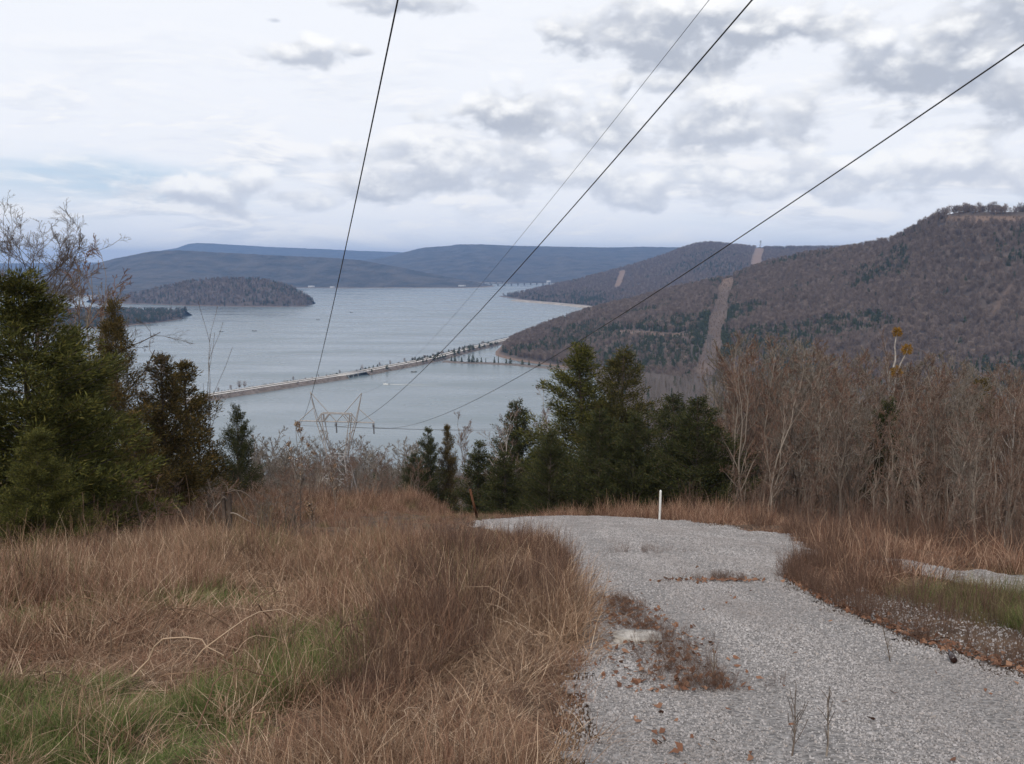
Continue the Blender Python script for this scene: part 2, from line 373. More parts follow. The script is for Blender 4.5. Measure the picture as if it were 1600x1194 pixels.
def grid_faces(a, b):
    i = np.arange(a - 1)[:, None] * b + np.arange(b - 1)[None]; i = i.ravel()
    return np.stack([i, i + b, i + b + 1, i + 1], 1)
obj('hillside', mesh_np('hillside', np.stack([X, Y, Z], -1).reshape(-1, 3), grid_faces(*X.shape), [M['soil']], True), kind='structure')

def gravel_sheet(name, poly, step, dz):
    P = np.array(poly); gx = np.arange(P[:, 0].min() - step, P[:, 0].max() + step, step); gy = np.arange(P[:, 1].min() - step, P[:, 1].max() + step, step)
    GX, GY = np.meshgrid(gx, gy, indexing='ij')
    jx = (vnoise(GX * 3, GY * 3, 5) - .5) * .3; jy = (vnoise(GX * 3, GY * 3, 6) - .5) * .3
    ins = poly_in(GX + jx, GY + jy, poly)
    f = grid_faces(*GX.shape); keep = ins.ravel()[f].all(1)
    GZ = ground(GX, GY) + dz + (fbm(GX * 1.2, GY * 1.2, 21) - .5) * .05
    used = np.unique(f[keep]); remap = np.full(GX.size, -1); remap[used] = np.arange(len(used))
    V = np.stack([GX, GY, GZ], -1).reshape(-1, 3)[used]
    return obj(name, mesh_np(name, V, remap[f[keep]], [M['gravel_bed']], True), kind='structure')
gravel_sheet('gravel_road', GRAVEL, .12, .035)
gravel_sheet('gravel_track', TRACK, .12, .035)

# ------------------------------------------------------------------ lake
S = 16000.0
obj('lake', mesh_np('lake', [(-S, -200, 0), (S, -200, 0), (S, S, 0), (-S, S, 0)], np.array([[0, 1, 2, 3]]), [M['water']]), kind='structure')

# ------------------------------------------------------------------ lofted hills: shoreline -> crest -> back slope
def loft(name, base, crest, U, T, bow=1.15, spur=(0, 60), fine=0, back=1.5, mat_=None, seed=0, clear=None, lower=0):
    base = np.array(base, float); crest = np.array(crest, float); n = len(base)
    k = np.linspace(0, n - 1, U); kk = np.arange(n)
    sm = lambda A: np.stack([np.interp(k, kk, A[:, j]) for j in range(3)], 1)
    B = sm(base); C = sm(crest); C[:, 2] -= lower; B[:, 2] = -3
    t = np.linspace(0, 1, T)
    P = B[:, None] * (1 - t)[None, :, None] + C[:, None] * t[None, :, None]
    zz = B[:, 2][:, None] + (C[:, 2] - B[:, 2])[:, None] * (t ** bow)[None]
    amp, wl = spur
    win = np.sin(np.pi * np.clip(t, 0, 1)) ** .8
    zz = zz + (fbm(P[..., 0] / wl, P[..., 1] / wl, seed, 4) - .5) * 2 * amp * win[None] * np.clip((C[:, 2] / 120), .15, 1)[:, None]
    if fine: zz = zz + (fbm(P[..., 0] / 18, P[..., 1] / 18, seed + 5, 3) - .5) * 2 * fine * sstep(0, .15, t)[None]
    P[..., 2] = zz
    tb = np.linspace(0, 1, 10)[1:]
    D = unit(C[:, :2] - B[:, :2]); D = np.where(D[:, 1:2] < .3, np.array([0., 1.]), D)
    depth = np.maximum(np.abs(C[:, 2]) * back * 2, 60)
    BK = np.zeros((U, len(tb), 3)); BK[..., :2] = P[:, -1, None, :2] + D[:, None] * (depth[:, None] * tb[None])[..., None]
    BK[..., 2] = P[:, -1, 2][:, None] * (1 - tb ** 1.3)[None] - 3 * tb[None]
    G = np.concatenate([P, BK], 1)
    me = mesh_np(name, G.reshape(-1, 3), grid_faces(U, T + 9), [mat_], True)
    if clear is not None:
        a = me.attributes.new('clearing', 'FLOAT', 'POINT'); a.data.foreach_set('value', clear(G.reshape(-1, 3)).astype(np.float32))
    obj(name, me, kind='structure')
    return G, T
def sample(G, T, dens, seed, back=2):
    """random points over the front (and a little of the back) of a lofted grid"""
    r = np.random.default_rng(seed); g = G[:, :T + back]
    a, b, c, d = g[:-1, :-1], g[1:, :-1], g[1:, 1:], g[:-1, 1:]
    area = .5 * np.linalg.norm(np.cross(c - a, d - b), axis=-1); n = r.poisson(area * dens)
    ii = np.repeat(np.arange(n.size), n.ravel()); u = r.random(len(ii))[:, None]; v = r.random(len(ii))[:, None]
    A, B_, C_, D_ = (q.reshape(-1, 3)[ii] for q in (a, b, c, d))
    return A * (1 - u) * (1 - v) + B_ * u * (1 - v) + C_ * u * v + D_ * (1 - u) * v
def to_px(P):
    d = P - np.array([0, 0, CZ]); f = d[..., 1] * math.cos(PITCH) - d[..., 2] * math.sin(PITCH); u = d[..., 1] * math.sin(PITCH) + d[..., 2] * math.cos(PITCH)
    return CX + F * d[..., 0] / f, CY - F * u / f
def seg_dist(P, A, B):
    A = np.array(A[:2]); B = np.array(B[:2]); d = B - A; t = np.clip(((P[:, :2] - A) @ d) / (d @ d), 0, 1)
    return np.linalg.norm(P[:, :2] - A - t[:, None] * d, axis=1), t

# right mountain, 1 to 1.7 km off
nb = [lake(764, 545), lake(754, 552), lake(762, 563), lake(800, 569), lake(850, 575), lake(890, 580), lake(950, 590), lake(1020, 600), lake(1100, 612), lake(1250, 625), lake(1450, 640), lake(1750, 650), lake(2300, 650)]
nc = [at(773, 543, 1500), at(790, 536, 1520), at(815, 524, 1540), at(850, 510, 1560), at(885, 496, 1590), at(925, 484, 1620), at(985, 470, 1660), at(1065, 449, 1690), at(1140, 433, 1700), at(1255, 398, 1620), at(1395, 374, 1400), at(1500, 332, 1220), at(1900, 318, 1050)]
def densify(A, n=4):
    A = np.array(A); k = np.linspace(0, len(A) - 1, (len(A) - 1) * n + 1); return np.stack([np.interp(k, np.arange(len(A)), A[:, j]) for j in range(3)], 1)
nb = densify(nb); nc = densify(nc)
# sharper steps in the right hand skyline
cr = np.array([(773, 543), (850, 510), (925, 485), (985, 471), (1065, 450), (1140, 434), (1200, 412), (1255, 400), (1330, 389), (1390, 379), (1405, 370), (1440, 350), (1475, 336), (1500, 331), (1560, 332), (1650, 330), (1900, 318), (2400, 300)])
px, py = to_px(nc); tgt = np.interp(px, cr[:, 0], cr[:, 1])
nc = np.array([at(a, b, c[1]) for a, b, c in zip(px, tgt, nc)])
COR_A, COR_B = at(1138, 433, 1700), lake(1095, 612)
CLR2 = [at(965, 507, 1350), at(1000, 509, 1300), at(1040, 518, 1250), at(1062, 527, 1230)]
def near_clear(P):
    d, t = seg_dist(P, COR_A, COR_B)
    c = (d < 12 + 2 * np.sin(P[:, 1] / 40)) * (.25 + .6 * sstep(.22, .03, t))
    qx, qy = to_px(P)
    c = np.maximum(c, ((qx > 1478) & (qy < 347) & (qy > 337) & (P[:, 2] > 180)) * .7)
    for a, b in zip(CLR2[:-1], CLR2[1:]):
        dd, _ = seg_dist(P, a, b); c = np.maximum(c, .45 * (dd < 12))
    dd, _ = seg_dist(P, at(1560, 385, 1000), at(1585, 368, 1030)); c = np.maximum(c, .4 * (dd < 3.5))
    return c
NG, NT_ = loft('near_mountain', nb, nc, 260, 90, 1.05, (16, 260), 0, 1.2, M['forest_floor'], 31, near_clear)
# middle mountain with two cleared strips, 2.9 to 3.9 km
mb = [lake(778, 464), lake(800, 466.5), lake(814, 470), lake(850, 474), lake(900, 479), lake(950, 485), lake(1050, 490), lake(1200, 495), lake(1400, 500), lake(1800, 500)]
mc = [at(780, 462.5, 3600), at(805, 460, 3500), at(840, 453, 3500), at(885, 442, 3550), at(945, 427, 3650), at(1000, 412, 3800), at(1060, 389, 3850), at(1110, 380, 3900), at(1190, 386, 3900), at(1800, 384, 3900)]
mb = densify(mb, 5); mc = densify(mc, 5)
crm = np.array([(778, 463), (800, 461), (815, 457), (850, 450), (900, 439), (950, 426), (1000, 412), (1040, 399), (1065, 389), (1090, 382), (1110, 380), (1145, 384), (1185, 388), (1230, 387), (1400, 386), (1900, 386)])
px, py = to_px(mc); tgt = np.interp(px, crm[:, 0], crm[:, 1]); mc = np.array([at(a, b, c[1]) for a, b, c in zip(px, tgt, mc)])
MC1 = (at(1188, 386, 3900), at(1180, 430, 3300)); MC2 = (at(973, 421, 3650), at(964, 470, 3150))
def mid_clear(P):
    c = np.zeros(len(P))
    for (a, b), w in ((MC1, 20), (MC2, 13)):
        d, t = seg_dist(P, a, b); c = np.maximum(c, (d < w) * 1.0)
    return c
MG, MT = loft('middle_mountain', mb, mc, 200, 60, 1.0, (30, 500), 0, 1.2, M['forest_floor'], 47, mid_clear)
# wooded hill that juts into the lake on the left
ib = [lake(150, 474), lake(230, 475.5), lake(300, 478), lake(380, 479), lake(440, 479.3), lake(478, 478.5), lake(488, 476), lake(490, 473)]
ic = [at(140, 468, 3050), at(225, 457, 3000), at(290, 441, 2980), at(345, 436, 2960), at(410, 437, 2960), at(455, 449, 2950), at(478, 462, 2950), at(489, 471, 2950)]
IG, IT = loft('wooded_hill', densify(ib), densify(ic), 90, 26, .62, (4, 150), 0, 1.0, M['forest_floor'], 5)
# low headland on the left
hb = [lake(-60, 522), lake(150, 513), lake(205, 509), lake(245, 505), lake(283, 499), lake(292, 492), lake(291, 487)]
hc = [at(-60, 486, 2350), at(150, 485, 2350), at(200, 485.5, 2300), at(240, 486, 2280), at(270, 486.5, 2260), at(284, 486.5, 2260), at(289, 486, 2260)]
HG, HT = loft('headland', densify(hb), densify(hc), 90, 20, .35, (1, 150), 0, .3, M['forest_floor'], 9)
# far ridges
eb = [lake(-500, 468), lake(0, 466), lake(180, 465), lake(260, 460), lake(400, 452), lake(480, 450.5), lake(560, 451), lake(640, 451), lake(720, 451), lake(768, 450)]
ec = [at(-500, 425, 5600), at(0, 430, 5500), at(110, 424, 5500), at(190, 402, 5500), at(300, 391, 5500), at(440, 398, 5500), at(560, 407, 5500), at(640, 420, 5400), at(720, 438, 5300), at(775, 447, 5250)]
eb = densify(eb, 5); ec = densify(ec, 5)
cre = np.array([(-500, 420), (0, 432), (80, 428), (130, 418), (175, 405), (235, 393), (280, 391), (330, 394), (430, 399), (520, 403), (560, 406), (620, 417), (680, 429), (740, 440), (775, 447)])
px, py = to_px(ec); ec = np.array([at(a, np.interp(a, cre[:, 0], cre[:, 1]), c[1]) for a, c in zip(px, ec)])
EG, ET = loft('left_ridge', eb, ec, 300, 90, 1.2, (26, 700), 3, 1.0, M['far_wood'], 61)
cb = [lake(500, 441.5), lake(620, 441.5), lake(750, 442), lake(835, 443), lake(900, 444), lake(1100, 444), lake(1500, 444)]
cc = [at(520, 412, 8200), at(640, 391, 8200), at(712, 382, 8200), at(840, 386, 8200), at(950, 387, 8200), at(1060, 387, 8200), at(1500, 388, 8200)]
cb = densify(cb, 6); cc = densify(cc, 6)
crc = np.array([(500, 418), (560, 408), (605, 402), (625, 396), (660, 387), (705, 384), (715, 381.5), (760, 382), (800, 384), (900, 386), (960, 387), (1000, 385.5), (1050, 386.5), (1500, 388)])
px, py = to_px(cc); cc = np.array([at(a, np.interp(a, crc[:, 0], crc[:, 1]), c[1]) for a, c in zip(px, cc)])
loft('far_plateau', cb, cc, 300, 80, 1.0, (40, 900), 3, 1.0, M['far_wood'], 71)
db = [at(-700, 425, 9000), at(100, 425, 9000), at(300, 425, 9000), at(500, 425, 9000), at(900, 425, 9000)]
dc = [at(-700, 414, 11500), at(250, 400, 11500), at(310, 381, 11500), at(560, 393, 11500), at(900, 410, 11500)]
db = densify(db, 12); dc = densify(dc, 12)
crd = np.array([(-700, 418), (180, 410), (255, 391), (275, 388), (295, 381), (310, 379.5), (340, 381), (420, 386), (500, 389), (560, 392), (620, 394), (720, 400), (900, 410)])
px, py = to_px(dc); dc = np.array([at(a, np.interp(a, crd[:, 0], crd[:, 1]), c[1]) for a, c in zip(px, dc)])
loft('distant_mountain', db, dc, 240, 50, 1.0, (30, 1200), 3, .8, M['far_wood'], 81)

# ------------------------------------------------------------------ scatter: points with own rotation, scale and prototype, shown by geometry nodes
def proto_coll(name, meshes):
    c = bpy.data.collections.new(name)
    for i, me in enumerate(meshes):
        o = bpy.data.objects.new('%s_%02d' % (name, i), me); c.objects.link(o)
    return c
def scatter(name, coll, P, scl, rot=None, idx=None, seed=0, label=None, tilt=0.0, parent=None):
    r = np.random.default_rng(seed); n = len(P)
    me = bpy.data.meshes.new(name); me.vertices.add(n); me.vertices.foreach_set('co', np.asarray(P, np.float32).ravel())
    if rot is None:
        rot = np.stack([r.normal(0, tilt, n), r.normal(0, tilt, n), r.random(n) * 6.283], 1)
    scl = np.asarray(scl, float)
    if scl.ndim == 1: scl = np.repeat(scl[:, None], 3, 1)
    if idx is None: idx = r.integers(0, len(coll.objects), n)
    for nm, ty, d, k in (('rot', 'FLOAT_VECTOR', rot, 'vector'), ('scl', 'FLOAT_VECTOR', scl, 'vector'), ('idx', 'INT', idx, 'value')):
        a = me.attributes.new(nm, ty, 'POINT'); a.data.foreach_set(k, np.ascontiguousarray(d, np.int32 if ty == 'INT' else np.float32).ravel())
    ng = bpy.data.node_groups.new(name, 'GeometryNodeTree'); ng.is_modifier = True
    ng.interface.new_socket('Geometry', in_out='INPUT', socket_type='NodeSocketGeometry'); ng.interface.new_socket('Geometry', in_out='OUTPUT', socket_type='NodeSocketGeometry')
    N = ng.nodes; L = ng.links
    gi = N.new('NodeGroupInput'); go = N.new('NodeGroupOutput'); ip = N.new('GeometryNodeInstanceOnPoints'); ci = N.new('GeometryNodeCollectionInfo')
    ci.inputs['Collection'].default_value = coll; ci.inputs['Separate Children'].default_value = True; ci.inputs['Reset Children'].default_value = True
    ip.inputs['Pick Instance'].default_value = True
    def na(nm, ty):
        x = N.new('GeometryNodeInputNamedAttribute'); x.data_type = ty; x.inputs['Name'].default_value = nm; return x.outputs['Attribute']
    L.new(gi.outputs[0], ip.inputs['Points']); L.new(ci.outputs[0], ip.inputs['Instance'])
    L.new(na('idx', 'INT'), ip.inputs['Instance Index']); L.new(na('rot', 'FLOAT_VECTOR'), ip.inputs['Rotation']); L.new(na('scl', 'FLOAT_VECTOR'), ip.inputs['Scale'])
    L.new(ip.outputs[0], go.inputs[0])
    o = obj(name, me, parent, kind='stuff'); mo = o.modifiers.new('scatter', 'NODES'); mo.node_group = ng
    if label: o['label'] = label
    return o

# far tree prototypes (unit: metres, about 10 m tall)
def far_bare(seed, m):
    r = np.random.default_rng(seed); b = Mesh(); H = 10
    b.tubes(np.array([[(0, 0, -1), (r.normal(0, .2), r.normal(0, .2), 5), (r.normal(0, .5), r.normal(0, .5), 9)]]), np.array([[.22, .16, .05]]), 3)
    n = 150; h = 1.8 + 6 * r.random(n); a = r.random(n) * 6.283; rad = 2.1 * r.random(n) ** .7 * (.5 + .5 * np.sin(np.clip((h - 2) / 6, 0, 1) * 3.14))
    p = np.stack([np.cos(a) * rad, np.sin(a) * rad, h], 1)
    d = np.stack([np.cos(a) * (.5 + rad * .25), np.sin(a) * (.5 + rad * .25), .8 + r.random(n)], 1) + r.normal(0, .3, (n, 3)); d = unit(d) * (1.2 + 1.6 * r.random(n))[:, None]
    s = unit(np.cross(d, r.normal(0, 1, (n, 3)))) * (.08 + .10 * r.random(n))[:, None]
    V = np.stack([p - s, p + s, p + d * .6 + s * .5, p + d], 1).reshape(-1, 3); f = np.arange(n)[:, None] * 4 + np.array([0, 1, 2, 3]); b.add(V, f)
    return b.mesh('far_bare', m)
def far_ever(seed, m, w=.28, H=9):
    r = np.random.default_rng(seed); b = Mesh(); n = 120
    h = 9 * r.random(n) ** 1.3; rad = (w * (H * 1.25 - h) * .62 * np.minimum(1, .45 + h / 4) + .35) * (.6 + .6 * r.random(n)); a = r.random(n) * 6.283
    p = np.stack([np.cos(a) * rad * .25, np.sin(a) * rad * .25, h + .5], 1); q = np.stack([np.cos(a) * rad, np.sin(a) * rad, h + r.normal(0, .4, n)], 1)
    s = np.stack([-np.sin(a), np.cos(a), r.normal(0, .4, n)], 1) * (.35 + .12 * rad)[:, None]
    up = np.stack([0 * a, 0 * a, .5 + 0 * a], 1)
    V = np.stack([p + up, p * .5 + q * .5 - s, q, p * .5 + q * .5 + s], 1).reshape(-1, 3); f = np.arange(n)[:, None] * 4 + np.array([0, 1, 2, 3]); b.add(V, f)
    b.tubes(np.array([[(0, 0, -1), (0, 0, 8.6)]]), np.array([[.3, .12]]), 3)
    return b.mesh('far_evergreen', m)
C_far = proto_coll('far_tree', [far_bare(s, M['far_bare']) for s in range(6)] + [far_ever(50, M['far_ever']), far_ever(51, M['far_ever'], .36), far_ever(52, M['far_ever'], .2)])
def wood(name, P, ever, size, seed, label, grow_=None):
    r = np.random.default_rng(seed); n = len(P); e = r.random(n) < ever
    idx = np.where(e, r.integers(6, 9, n), r.integers(0, 6, n))
    s = size * (.75 + .5 * r.random(n)) * np.where(e, .8, 1) * (1 if grow_ is None else grow_)
    scatter(name, C_far, P - np.array([0, 0, .4]), np.stack([s * np.where(e, 1.35, 1), s * np.where(e, 1.35, 1), s], 1), idx=idx, seed=seed, label=label)
# near mountain wood
P = sample(NG, NT_, 1 / 24, 3); P = P[(P[:, 2] > 2) & (near_clear(P) < .2)]
P = P[(P[:, 0] < 760)]
d, t = seg_dist(P, COR_A, COR_B)
ev = sstep(.55, .62, fbm(P[:, 0] / 110, P[:, 1] / 110, 90, 5)) * .7 + .02 + .35 * (d < 26)
ev = ev + .06 * sstep(60, 10, P[:, 2])
ev = ev * sstep(215, 120, P[:, 2])
wood('mountain_wood', P, ev, 1.0, 4, 'bare wood with dark evergreens covering the nearer mountain', 1 + .45 * sstep(195, 212, P[:, 2]))
Q = sample(NG, NT_, 1 / 14, 23); Q = Q[near_clear(Q) > .2]; Q = Q[np.random.default_rng(3).random(len(Q)) < .7]
wood('clearing_brush', Q, .05, .22, 24, 'low brush regrowing in the cleared strip of the nearer mountain')
P = sample(MG, MT, 1 / 75, 5); P = P[(P[:, 2] > 3) & (mid_clear(P) < .5)]
ev = sstep(.55, .72, fbm(P[:, 0] / 260, P[:, 1] / 260, 92, 4)) * .5 + .03 + .5 * sstep(35, 8, P[:, 2])
wood('middle_wood', P, ev, 1.25, 6, 'bare wood covering the mountain with two cleared strips')
P = sample(IG, IT, 1 / 70, 7); P = P[P[:, 2] > 1.5]
wood('hill_wood', P, .30 + .4 * sstep(.5, .65, fbm(P[:, 0] / 120, P[:, 1] / 120, 94, 3)), 1.15, 8, 'dense wood on the hill jutting into the lake')
P = sample(HG, HT, 1 / 45, 9); P = P[P[:, 2] > 1]
wood('headland_wood', P, np.where(P[:, 0] < -830 + 0 * P[:, 0], .9, .15), 1.2, 10, 'wood with dark pines on the low headland')
# woods on our own slope below the field
r = np.random.default_rng(12)
n = 17000; hx = r.uniform(-420, 600, n); hy = 95 + (980 - 95) * r.random(n) ** .9
P = np.stack([hx, hy, ground(hx, hy)], 1)
qx, qy = to_px(P + np.array([0, 0, 9.0]))
okm = (np.abs(qx - 800) < 950) & (P[:, 2] > 2)
lineD, _ = seg_dist(P, (-30, 150), (-8, 60)); okm &= lineD > 9
okm &= ~((qx > 330) & (qx < 900) & (qy < 712 + 25 * vnoise(hx / 12, hy / 12, 4)))
C_slope = None

# ------------------------------------------------------------------ tree builders
def poly_interp(PL, idx, t):
    n = PL.shape[1]; f = t * (n - 1); i = np.minimum(f.astype(int), n - 2); w = (f - i)[:, None]
    a = PL[idx, i]; b = PL[idx, i + 1]; return a * (1 - w) + b * w, unit(b - a), i, (f - i)
def grow(r, PL, RD, per, ratio, ang, npts, up=0.2, t0=.25, wob=.12, rr=.55, jitter=.35):
    B = len(PL); idx = np.repeat(np.arange(B), per); n = len(idx)
    t = t0 + (1 - t0) * r.random(n); p, tan, i, w = poly_interp(PL, idx, t)
    Ln = np.linalg.norm(PL[idx, -1] - PL[idx, 0], axis=1)
    perp = unit(np.cross(tan, r.normal(0, 1, (n, 3)))); a = ang + r.normal(0, jitter * ang, n)
    d = unit(tan * np.cos(a)[:, None] + perp * np.sin(a)[:, None] + np.array([0, 0, up]))
    L = Ln * ratio * (1 - .55 * t) * (.6 + .7 * r.random(n)); step = L / (npts - 1)
    out = np.zeros((n, npts, 3)); out[:, 0] = p
    for k in range(1, npts):
        out[:, k] = out[:, k - 1] + d * step[:, None]
        d = unit(d + r.normal(0, wob, (n, 3)) + np.array([0, 0, up * .25]))
    r0 = (RD[idx, i] * (1 - w) + RD[idx, i + 1] * w) * rr
    rad = r0[:, None] * np.linspace(1, .35, npts)[None]
    return out, rad
def bare_tree(seed, H=10, limbs=16, spread=.45, ang=.75, per=(6, 5, 4), low=.25, trunk_r=.013, multi=1, wob=.15, minr=.0065, lean=(0, 0), up=.25):
    r = np.random.default_rng(seed); T = []
    for m_ in range(multi):
        n = 10; p = np.zeros((n, 3)); p[:, 2] = np.linspace(-.15, H * (1 if m_ == 0 else .8 + .15 * r.random()), n)
        o = r.normal(0, .06, 2) * H if multi > 1 else np.zeros(2)
        dr = np.cumsum(r.normal(0, H * .012, (n, 2)), 0); p[:, :2] = dr + np.linspace(0, 1, n)[:, None] ** 1.1 * (o + np.array(lean) * H); p[0, :2] = 0
        T.append(p)
    T = np.array(T); TR = np.broadcast_to(H * trunk_r * np.linspace(1, .12, 10), (len(T), 10)) * (1 if multi == 1 else .7)
    tk = Mesh(); tk.tubes(T, TR, 7)
    l1, r1 = grow(r, T, TR, limbs // multi, spread, ang, 7, up, low, wob, .6)
    tk.tubes(l1, np.maximum(r1, minr * 1.6), 5)
    tw = Mesh(); PL, RD = l1, r1
    PL2 = np.concatenate([PL]); 
    for k, pr in enumerate(per):
        PL, RD = grow(r, PL, RD, pr, (.55, .5, .55)[k], .7, (5, 4, 3)[k], up * .8, .2, wob * 1.2, .6)
        (tk if k == 0 and False else tw).tubes(PL, np.maximum(RD, minr * (1.5, 1.1, .9)[k]), (4, 3, 3)[k])
    return tk, tw
def conifer(seed, H=8, W=3.2, prof=None, nl=150, nb=90, up=.5, bl=(.14, .28), bw=.035, low=.06, clump=.18, droop=0.0):
    r = np.random.default_rng(seed); prof = prof or (lambda h: (1 - h) ** .8)
    n = 8; tp = np.zeros((n, 3)); tp[:, 2] = np.linspace(-.2, H * .97, n); tp[1:, :2] = np.cumsum(r.normal(0, H * .006, (n - 1, 2)), 0)
    tk = Mesh(); tk.tubes(tp[None], H * .014 * np.linspace(1, .15, n)[None], 6)
    h = low + (1 - low) * r.random(nl) ** 1.0 ; a = r.random(nl) * 6.283
    hz = h * H * .97
    lobes = 1 + .20 * np.sin(a * 3 + h * 9 + seed) + .16 * np.sin(h * 23 + a + seed * 2) + r.normal(0, .16, nl)
    L = np.maximum(W / 2 * np.array([prof(q) for q in h]) * lobes, .12)
    upv = up * (.6 + .8 * h)
    base = np.stack([np.interp(hz, tp[:, 2], tp[:, 0]), np.interp(hz, tp[:, 2], tp[:, 1]), hz - L * upv * .7], 1)
    d = np.stack([np.cos(a), np.sin(a), upv], 1)
    m_ = 5; s = np.linspace(0, 1, m_)
    PL = base[:, None] + d[:, None] * (L[:, None] * s[None])[..., None]; PL[..., 2] += (L[:, None] * (s ** 2 * .15 - droop * s)[None]); PL += r.normal(0, .02, PL.shape) * s[None, :, None] * H * .3
    tk.tubes(PL, np.maximum(H * .0035 * np.linspace(1, .3, m_)[None] * (L / L.max())[:, None] ** .5, .006), 4)
    cnt = np.maximum((nb * (L / (W / 2)) ** .9).astype(int), 14); idx = np.repeat(np.arange(nl), cnt); k = len(idx)
    t = .18 + .82 * r.random(k) ** .75; p, tan, _, _ = poly_interp(PL, idx, t)
    off = r.normal(0, 1, (k, 3)) * (clump * (.4 + .6 * (L[idx] / (W / 2))) * (1.1 - .6 * t))[:, None] * np.array([1, 1, .6]); p = p + off
    dd = unit(tan * .9 + unit(off) * .7 + r.normal(0, .45, (k, 3)) + np.array([0, 0, .15])); bl_ = bl[0] + (bl[1] - bl[0]) * r.random(k)
    sd = unit(np.cross(dd, r.normal(0, 1, (k, 3)))) * (bw * (.6 + .8 * r.random(k)))[:, None]
    V = np.stack([p, p + dd * (bl_ * .4)[:, None] + sd, p + dd * bl_[:, None], p + dd * (bl_ * .4)[:, None] - sd], 1).reshape(-1, 3)
    cr = Mesh(); cr.add(V, np.arange(k)[:, None] * 4 + np.array([0, 1, 2, 3]))
    return tk, cr
def clump_ball(seed, rad, n=260, L=.25, w=.03):
    r = np.random.default_rng(seed); d = unit(r.normal(0, 1, (n, 3))); p = d * (rad * r.random(n) ** .5)[:, None] * .75; dd = unit(d + r.normal(0, .5, (n, 3))) * (L * (.6 + .6 * r.random(n)))[:, None]
    s = unit(np.cross(dd, r.normal(0, 1, (n, 3)))) * w
    V = np.stack([p, p + dd * .5 + s, p + dd, p + dd * .5 - s], 1).reshape(-1, 3); m = Mesh(); m.add(V, np.arange(n)[:, None] * 4 + np.array([0, 1, 2, 3])); return m

class Proto:
    def __init__(s, H, tk, cr, mt, mc, crown='crown'):
        zz_ = np.concatenate([v[:, 2] for v in tk.V + cr.V]); s.H = float(np.percentile(zz_, 99.7)); s.t = tk.mesh('trunk', mt, True); s.c = cr.mesh(crown, mc); s.crown = crown
BT = [Proto(10, *bare_tree(100 + i, 10, limbs=[20, 24, 18, 22, 26][i], spread=[.36, .30, .42, .34, .28][i], ang=[.6, .5, .75, .6, .45][i], per=(6, 6, 4), low=[.2, .12, .3, .15, .1][i], multi=[1, 2, 1, 3, 2][i], trunk_r=[.011, .011, .013, .010, .010][i]), M['bark'], M[('brush_grey', 'brush', 'brush_grey', 'brush_red', 'brush')[i]]) for i in range(5)]
BIG = Proto(12, *bare_tree(140, 12, limbs=26, spread=.58, ang=.95, per=(9, 8, 6), low=.3, trunk_r=.012, wob=.2, minr=.0045, up=.2, lean=(.05, 0)), M['dark_bark'], M['bark'])
PALE = Proto(10, *bare_tree(150, 10, limbs=20, spread=.42, ang=.7, per=(6, 5, 3), low=.25, trunk_r=.012, wob=.14), M['pale_bark'], M['brush'])
SLIM = Proto(8, *bare_tree(160, 8, limbs=12, spread=.3, ang=.5, per=(5, 4, 3), low=.3, trunk_r=.009), M['bark'], M['brush'])
cone = lambda h: max((1 - h) ** .62, .14) * min(1, .6 + h * 4)
col_ = lambda h: max((1 - h) ** .55, .1) * min(1, .6 + h * 4)
bush = lambda h: max((1 - h ** 1.5) ** .8, .14) * min(1, .75 + h * 3)
openp = lambda h: max((1 - h ** 1.3) ** .85, .14) * min(1, .65 + h * 2.2)
roundp = lambda h: max((1 - h ** 1.25) ** .75, .12) * min(1, .75 + h * 2)
CG = Proto(8, *conifer(1, 8, 3.6, cone, 200, 190, .7, bl=(.09, .19), bw=.02), M['dark_bark'], M['cedar'])
CB = Proto(8, *conifer(2, 8, 3.0, col_, 220, 170, .7, bl=(.09, .19), bw=.02, clump=.22), M['dark_bark'], M['cedar_brown'])
CU = Proto(8, *conifer(3, 8, 4.6, bush, 230, 210, .6, bl=(.09, .19), bw=.02, clump=.24), M['dark_bark'], M['cedar'])
PO = Proto(10, *conifer(4, 10, 5.6, roundp, 190, 480, .35, bl=(.11, .22), bw=.017, clump=.33, low=.06), M['dark_bark'], M['pine'])
PN = Proto(7, *conifer(5, 7, 5.2, openp, 230, 620, .30, bl=(.09, .19), bw=.0125, clump=.27, low=.03), M['dark_bark'], M['pine'])
PB = Proto(10, *conifer(6, 10, 5.0, openp, 170, 330, .35, bl=(.11, .22), bw=.019, clump=.32, low=.08), M['dark_bark'], M['cedar_brown'])
PO2 = Proto(10, *conifer(7, 10, 5.8, roundp, 190, 480, .4, bl=(.11, .22), bw=.017, clump=.33, low=.05), M['dark_bark'], M['olive_pine'])
CF = Proto(8, *conifer(8, 8, 5.0, roundp, 260, 300, .65, bl=(.09, .18), bw=.016, clump=.25, low=.03), M['dark_bark'], M['cedar'])

CON = (CG, CB, CU, PO, PB, PO2, CF)
def plant(pr, name, label, px, top, Y, w=1.0, group=None, rz=None, seed=0, sink=.1, cat='tree', H=None, tilt=0):
    p = at(px, top, Y); g = float(ground(p[0], p[1])); h = max(p[2] - g, 1.0) if H is None else H
    s = h / pr.H; w = w * (1.2 if pr in CON else 1)
    o = thing(name, label, cat, (p[0], p[1], g - sink), rng.random() * 6.28 if rz is None else rz, group, scale=(s * w, s * w, s))
    if tilt: o.rotation_euler = (rng.normal(0, tilt), rng.normal(0, tilt), o.rotation_euler[2])
    obj('trunk', pr.t, o); obj(pr.crown, pr.c, o)
    return o
